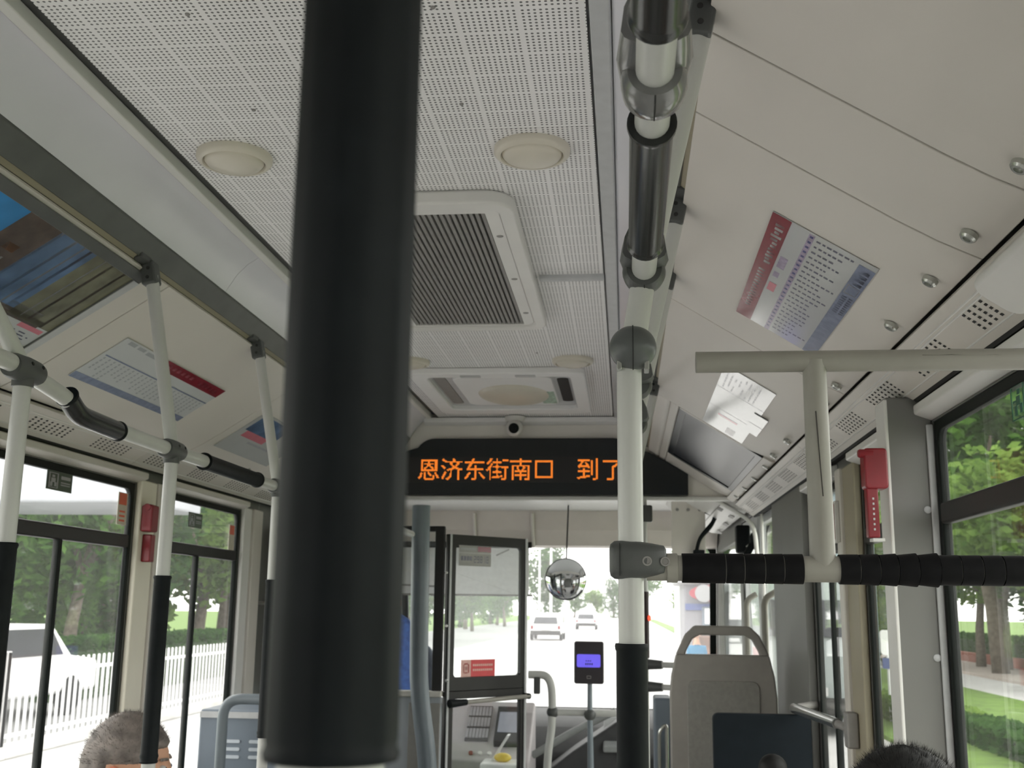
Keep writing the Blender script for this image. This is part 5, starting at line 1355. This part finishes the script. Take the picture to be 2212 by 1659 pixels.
def trunk_mesh(name, h, r, lean, forks, seed):
    rr = random.Random(seed); b = B()
    top = V((lean, 0, h))
    b.tube([(0, 0, 0), (lean * .3, .02, h * .5), top], [r * 1.15, r * .9, r * .75], 10)
    for k in range(forks):
        a = rr.uniform(0, 6.28); d = V((math.cos(a), math.sin(a), 1.1)).normalized()
        b.tube([top - V((0, 0, .1 * k)), top + d * 1.0, top + d * 2.1 + V((0, 0, .3))], [r * .6, r * .42, r * .2], 8)
    me = bpy.data.meshes.new(name); me.from_pydata([tuple(p) for p in b.v], [], b.f); me.materials.append(bark)
    me.polygons.foreach_set('use_smooth', [True] * len(me.polygons)); me.update(); return me
TK = [trunk_mesh('trunk', 2.6, .15, .25, 4, 1), trunk_mesh('trunk', 2.2, .17, -.2, 4, 2)]
def tree(x, y, k, s, label, group, zc_=4.0, gz=GZ):
    t = thing('tree', label, 'tree', (x, y, gz), group)
    for me, z in ((TK[k % 2], 0), (CR[k % 3], zc_ * s)):
        o = bpy.data.objects.new('trunk' if z == 0 else 'foliage', me); link(o, t, (x, y, gz + z))
        o.scale = (s, s, s); o.rotation_euler = (0, 0, (x * 7 + y * 3) % 6.28)
# right hand trees seen through the near window
g = 'street trees beyond the right pavement'
tr_ = [(P(2120, 1440, Z=GZ + .12), 1.0), (P(2175, 1446, Z=GZ + .12), 1.0)]
tree(tr_[0][0].x, tr_[0][0].y, 0, 1.0, 'slim street tree left of two in the near right window', g, 4.3)
tree(11.2, 33.5, 0, 1.5, 'large bright tree filling the top of the near right window', g, 4.1)
tree(tr_[1][0].x, tr_[1][0].y, 1, 1.0, 'dark trunked street tree right of two in the near right window', g, 4.2)
ORD = ['first', 'second', 'third', 'fourth', 'fifth', 'sixth', 'seventh', 'eighth', 'ninth', 'tenth', 'eleventh', 'twelfth']
for i, (x, y, k, s) in enumerate(((10.2, 26.5, 1, 1.05), (13.2, 33.5, 0, 1.25), (14.5, 38, 2, 1.35), (10.0, 41, 1, 1.2), (16.5, 45, 0, 1.5), (12.2, 51, 2, 1.4), (19, 50, 1, 1.7), (14.2, 29.5, 0, 1.6), (17.5, 37, 2, 1.9))):
    tree(x, y, k, s, ORD[i] + ' tree from the bus in the leafy row beyond the right windows', 'leafy street trees in the right hand row', 3.3)
# low hedges and shrubs on the right
def hedge(x0, x1, y0, y1, h, n, mat, label, seed, gz=GZ):
    rr = random.Random(seed); b = B()
    for _ in range(n):
        p = V((rr.uniform(x0, x1), rr.uniform(y0, y1), gz + h * (1 - rr.random() ** 2) + rr.uniform(-.02, .06)))
        u = V((rr.gauss(0, 1), rr.gauss(0, 1), rr.gauss(0, .6))).normalized(); w = u.cross(V((rr.gauss(0, 1), rr.gauss(0, 1), rr.gauss(0, 1)))).normalized(); s = .075 * rr.uniform(.6, 1.3)
        i = len(b.v); b.v += [p - u * s, p + w * s * .5, p + u * s, p - w * s * .5]; b.face(i, i + 1, i + 2, i + 3)
    t = thing('hedge', label, 'hedge', ((x0 + x1) / 2, (y0 + y1) / 2, gz))
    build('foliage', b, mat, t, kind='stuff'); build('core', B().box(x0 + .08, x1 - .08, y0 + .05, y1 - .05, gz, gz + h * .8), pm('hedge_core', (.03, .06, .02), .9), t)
hedge(5.1, 5.65, 9, 16.4, .30, 9000, leaf_c, 'dark clipped hedge across the lawn in the near right window', 5, GZ + .05)
hedge(13.2, 14.2, 14, 50, 1.0, 12000, leaf_c, 'long hedge behind the low red brick wall', 6)
hedge(4.75, 5.5, 16.5, 20.5, .35, 5000, leaf_b, 'bright low shrub patch beyond the grey pillar', 7, GZ + .05)
# pale blue kiosk and sign post seen past the box pillar
kx = P(1878, 1480, Y=21)
t = thing('pale_kiosk', 'pale blue kiosk panel beyond the grey pillar', 'kiosk', (kx.x, 21, GZ))
build('body', B().box(kx.x - .45, kx.x + .22, 21, 21.8, GZ, GZ + 4.0), palebl, t, bevel=.03); build('roof', B().box(kx.x - .55, kx.x + .32, 20.9, 21.9, GZ + 4.0, GZ + 4.12), whitep, t)
q = P(1918, 1388, Y=19)
t = thing('sign_post', 'white rounded sign on a thin post with a blue plate', 'sign', (q.x, 19, GZ))
build('board', B().prism(rrect(q.x - .12, q.x + .12, q.z - .2, q.z + .2, .06), lambda p, a: (p[0], 19 + a, p[1]), 0, .06), whitep, t); build('post', B().tube([(q.x, 19.03, GZ), (q.x, 19.03, q.z - .2)], .03, 10), whitep, t)
build('blue_plate', B().box(q.x - .1, q.x + .05, 19.0, 19.03, q.z - .42, q.z - .25), signblue, t)
# white van seen through the gap before the front wall panel
vx = P(1788, 1500, Y=16).x
def vehicle(name, x, y, w, l, h, body, label, cat, group=None):
    t = thing(name, label, cat, (x, y, GZ), group)
    pr_ = [(0, .35), (l, .35), (l, h * .55), (l - .15, h * .62), (l * .80, h), (l * .12, h), (.02, h * .6)]
    build('body', B().prism(pr_, lambda p, a: (x + a, y + p[0], GZ + p[1]), -w / 2, w / 2), body, t, bevel=.08, bseg=3)
    build('rear_window', B().hexa([(x - w * .38, y - .01, GZ + h * .62), (x + w * .38, y - .01, GZ + h * .62), (x + w * .38, y + .05, GZ + h * .62), (x - w * .38, y + .05, GZ + h * .62), (x - w * .33, y + l * .10, GZ + h * .92), (x + w * .33, y + l * .10, GZ + h * .92), (x + w * .33, y + l * .12, GZ + h * .92), (x - w * .33, y + l * .12, GZ + h * .92)]), tvm, t)
    for sx in (-1, 1):
        build('side_window', B().prism([(l * .2, h * .64), (l * .76, h * .64), (l * .72, h * .92), (l * .2, h * .92)], lambda p, a: (x + sx * (w / 2 - .005) + a, y + p[0], GZ + p[1]), 0, .01 * sx), tvm, t)
        build('tail_lamp', B().box(x + sx * w * .42 - .07, x + sx * w * .42 + .07, y - .03, y + .03, GZ + h * .42, GZ + h * .55), red, t, bevel=.02)
        for yy in (.18, .80):
            build('wheel', B().lathe((x + sx * (w / 2 - .16), y + l * yy, GZ + .31), (sx, 0, 0), [(0, 0), (0, .29), (.02, .31), (.15, .31), (.17, .28), (.17, 0)], 20), black, t, smooth=40)
    build('bumper', B().box(x - w * .47, x + w * .47, y - .06, y + .1, GZ + .3, GZ + .55), dframe, t, bevel=.04)
    build('number_plate', B().box(x - .22, x + .22, y - .07, y - .055, GZ + .58, GZ + .70), ink_white, t)
vehicle('van', vx - .05, 17.0, 1.9, 5.0, 2.3, pm('van_paint', (.24, .27, .27), .4, ns=1, na=.1), 'white van beside the road seen past the beige right pillar', 'van')
q = P(1178, 1412, Z=GZ)
vehicle('car', P(1178, 1400, Y=62).x, 62, 1.8, 4.4, 1.5, whitep, 'white car on the road ahead of the bus', 'car')
vehicle('car', -2.9, 95, 1.8, 4.4, 1.5, pm('silver_paint', (.5, .5, .52), .3, metal=.5), 'small silver car far down the road', 'car')
# bus shelter ahead on the right
t = thing('bus_shelter', 'white roadside shelter with a red logo board and a blue band', 'shelter', (4.5, 26, GZ))
SY = 26.0
a0 = P(1465, 1262, Y=SY); a1 = P(1632, 1262, Y=SY)
whs = pm('shelter_white', (.22, .215, .24), .5, ns=2, na=.05); ext_w = pm('exterior_off_white', (.30, .30, .31), .5, ns=2, na=.05)
build('wall', B().box(P(1478, 1300, Y=SY).x, P(1632, 1300, Y=SY).x, SY, SY + 2.2, GZ, a0.z + .2), whs, t, bevel=.05)
build('roof', B().box(P(1462, 1300, Y=SY).x, P(1640, 1300, Y=SY).x, SY - .3, SY + 2.5, P(1500, 1262, Y=SY).z, P(1500, 1225, Y=SY).z), ext_w, t, bevel=.04)
b = B().prism(arc((P(1543, 1282, Y=SY).x, P(1543, 1282, Y=SY).z), .30, 0, 360, 24)[:-1], lambda p, a: ((p[0] - P(1543, 1282, Y=SY).x) * 1.7 + P(1535, 1282, Y=SY).x, SY - .34 + a, (p[1] - P(1543, 1282, Y=SY).z) * .62 + P(1543, 1282, Y=SY).z), 0, .05)
build('red_logo', b, signred, t); 
b = B().prism(arc((P(1518, 1282, Y=SY).x, P(1518, 1282, Y=SY).z), .2, 0, 360, 20)[:-1], lambda p, a: (p[0], SY - .36 + a, p[1]), 0, .03)
build('white_disc', b, ext_w, t)
build('blue_band', B().box(P(1480, 1310, Y=SY).x, P(1560, 1310, Y=SY).x, SY - .06, SY + .02, P(1500, 1318, Y=SY).z, P(1500, 1304, Y=SY).z), signblue, t)
build('window_frame', B().box(P(1516, 1330, Y=SY).x, P(1572, 1330, Y=SY).x, SY - .08, SY, P(1500, 1352, Y=SY).z, P(1500, 1310, Y=SY).z), bluegrey, t, bevel=.02)
build('bright_pane', B().box(P(1522, 1330, Y=SY).x, P(1566, 1330, Y=SY).x, SY - .1, SY - .081, P(1500, 1347, Y=SY).z, P(1500, 1314, Y=SY).z), whitep, t)
t = thing('planter', 'tan brick planter in front of the roadside shelter', 'planter', (4.6, 24, GZ))
pz_ = P(1560, 1375, Y=24).z
build('box', B().box(P(1500, 1400, Y=24).x, P(1640, 1400, Y=24).x, 24, 24.8, GZ, pz_), pm('tan_brick', (.20, .11, .08), .8, ns=4, na=.5), t, bevel=.03); build('soil', B().box(P(1505, 1400, Y=24).x, P(1635, 1400, Y=24).x, 24.1, 24.7, pz_, pz_ + .03), bark, t)
fp = P(1505, 1368, Y=22.5)
tp = person('person', 'distant pedestrian in a cyan shirt ahead on the right', (fp.x, 22.5, fp.z), math.pi, fp.z - .80, hair_b, cloth_c, 'plain', floor_z=GZ + .05)
t = thing('street_bench', 'low bench under the distant pedestrian', 'bench', (fp.x, 22.5, GZ))
build('seat_board', B().box(fp.x - .5, fp.x + .5, 22.35, 22.75, fp.z - .84, fp.z - .78), concr, t); build('leg', B().box(fp.x - .4, fp.x - .3, 22.4, 22.7, GZ, fp.z - .84), concr, t); build('leg', B().box(fp.x + .3, fp.x + .4, 22.4, 22.7, GZ, fp.z - .84), concr, t)
# lamp posts by the road
for u, Y_ in ((1463, 34), (1190, 70), (1165, 90)):
    q = P(u, 1300, Y=Y_)
    t = thing('street_lamp', {1463: 'white street lamp post left of the roadside shelter', 1190: 'thin street lamp over the road left of the mirror foot', 1165: 'farthest thin street lamp on the left of the road'}[u], 'street lamp', (q.x, Y_, GZ))
    build('post', B().tube([(q.x, Y_, GZ), (q.x, Y_, GZ + 6.5)], [.10, .06], 10), whitep, t, smooth=50); build('arm', B().tube([(q.x, Y_, GZ + 6.5), (q.x + 1.2, Y_, GZ + 6.8)], .05, 8), whitep, t); build('lamp_head', B().box(q.x + 1.0, q.x + 1.6, Y_ - .12, Y_ + .12, GZ + 6.74, GZ + 6.86), mold, t, bevel=.03)
# trees ahead
for i in range(12):
    tree(-11.0 - (i % 3) * 1.6, 38 + i * 7.5, i, (1.2 + .15 * (i % 3)) * (1.0 if i < 4 else .72), ORD[i] + ' tree from the bus lining the left of the road ahead', 'trees lining the left of the road ahead', 3.0)
for i in range(8):
    tree(6.6 + (i % 2) * 2.4, 31 + i * 9, i + 1, 1.05 + .15 * (i % 3), ORD[i] + ' tree from the bus lining the right of the road ahead', 'trees lining the right of the road ahead', 3.2)
for i, (x, y, k) in enumerate(((-30, 170, 2.2), (-20, 184, 2.2), (-11, 170, 2.0), (-9.5, 218, 1.2), (-5.5, 224, 1.15), (-1.8, 216, 1.25), (3, 184, 1.9), (12, 170, 2.2))):
    tree(x, y, i, k, ORD[i] + ' tree from the left closing the end of the road', 'distant trees at the end of the road', 2.8)
# left: white picket road fence
XF = -6.75
def fence(y0, y1, label):
    t = thing('road_fence', label, 'fence', (XF, (y0 + y1) / 2, GZ))
    for z in (.22, .92): build('rail', B().box(XF - .008, XF + .008, y0, y1, GZ + z, GZ + z + .045), whitep, t)
    build('base_rail', B().box(XF - .12, XF + .12, y0, y1, GZ, GZ + .14), concr, t, bevel=.02)
    pk = None; n = int((y1 - y0) / .15)
    for i in range(n):
        y = y0 + .08 + i * .15
        if pk is None:
            b = B().box(XF - .009, XF + .009, y - .022, y + .022, GZ + .14, GZ + 1.08)
            b.prism(arc((y, GZ + 1.08), .022, 0, 180, 6), lambda p, a: (XF + a, p[0], p[1]), -.009, .009)
            pk = build('picket', b, whitep, t); y_0 = y
        else: copy_at(pk, (0, y - y_0, 0), t)
    for y in (y0, y1): build('post', B().box(XF - .05, XF + .05, y - .05, y + .05, GZ, GZ + 1.22), whitep, t, bevel=.015)
for a, b_, lb in ((8.5, 12.5, 'white picket road fence section at the left picture edge'), (12.5, 16.5, 'white picket road fence section in the nearest left window'), (16.5, 20.5, 'white picket road fence section seen in the second left window'), (20.5, 24.5, 'white picket road fence section farthest along the left road')):
    fence(a, b_, lb)
for i, (x, y, k, s) in enumerate(((-11.6, 23.2, 0, 1.0), (-13.0, 27, 2, 1.15), (-11.8, 31, 1, 1.1), (-15.5, 25.5, 0, 1.3), (-15.8, 33.5, 2, 1.4), (-13.5, 37.5, 0, 1.3), (-20, 32, 0, 1.8), (-20, 41, 2, 1.9))):
    tree(x, y, k, s, ORD[i] + ' tree in the grove behind the white road fence', 'trees behind the white road fence', 2.9)
hedge(-10.4, -9.6, 19.5, 34, 1.1, 9000, leaf_c, 'dark hedge behind the white road fence', 9)
t = thing('car', 'white parked car behind the white road fence', 'car', (-9.4, 16, GZ))
build('body', B().prism([(0, .35), (4.3, .35), (4.3, .85), (3.4, .95), (2.7, 1.45), (1.1, 1.45), (.4, .95), (0, .9)], lambda p, a: (-9.4 + a, 14.2 + p[0], GZ + p[1]), -.85, .85), whitep, t, bevel=.08, bseg=3)
for sx in (-1, 1):
    build('side_window', B().prism([(.75, .97), (3.05, .97), (2.62, 1.38), (1.2, 1.38)], lambda p, a: (-9.4 + sx * .85 + a, 14.2 + p[0], GZ + p[1]), -.005, .012), tvm, t)
    for yy in (.85, 3.4): build('wheel', B().lathe((-9.4 + sx * .72, 14.2 + yy, GZ + .31), (sx, 0, 0), [(0, 0), (0, .29), (.02, .31), (.15, .31), (.15, 0)], 20), black, t, smooth=40)
# footbridge across the upper left
t = thing('footbridge', 'pale concrete footbridge deck seen at the top of the left window', 'bridge', (-16, 18.2, GZ))
fz0 = P(150, 1085, Y=17).z
build('deck', B().box(-30, -7.3, 17, 19.5, fz0, fz0 + .9), pm('bridge_paint', (.42, .43, .47), .6, ns=1, na=.06), t, bevel=.05)
for x in (-14, -26): build('column', B().tube([(x, 18.2, GZ), (x, 18.2, fz0)], .35, 16), concr, t, smooth=50)
for z in (.95, 1.5): build('rail', B().box(-30, -7.3, 17.05, 17.12, fz0 + z, fz0 + z + .06), whitep, t)
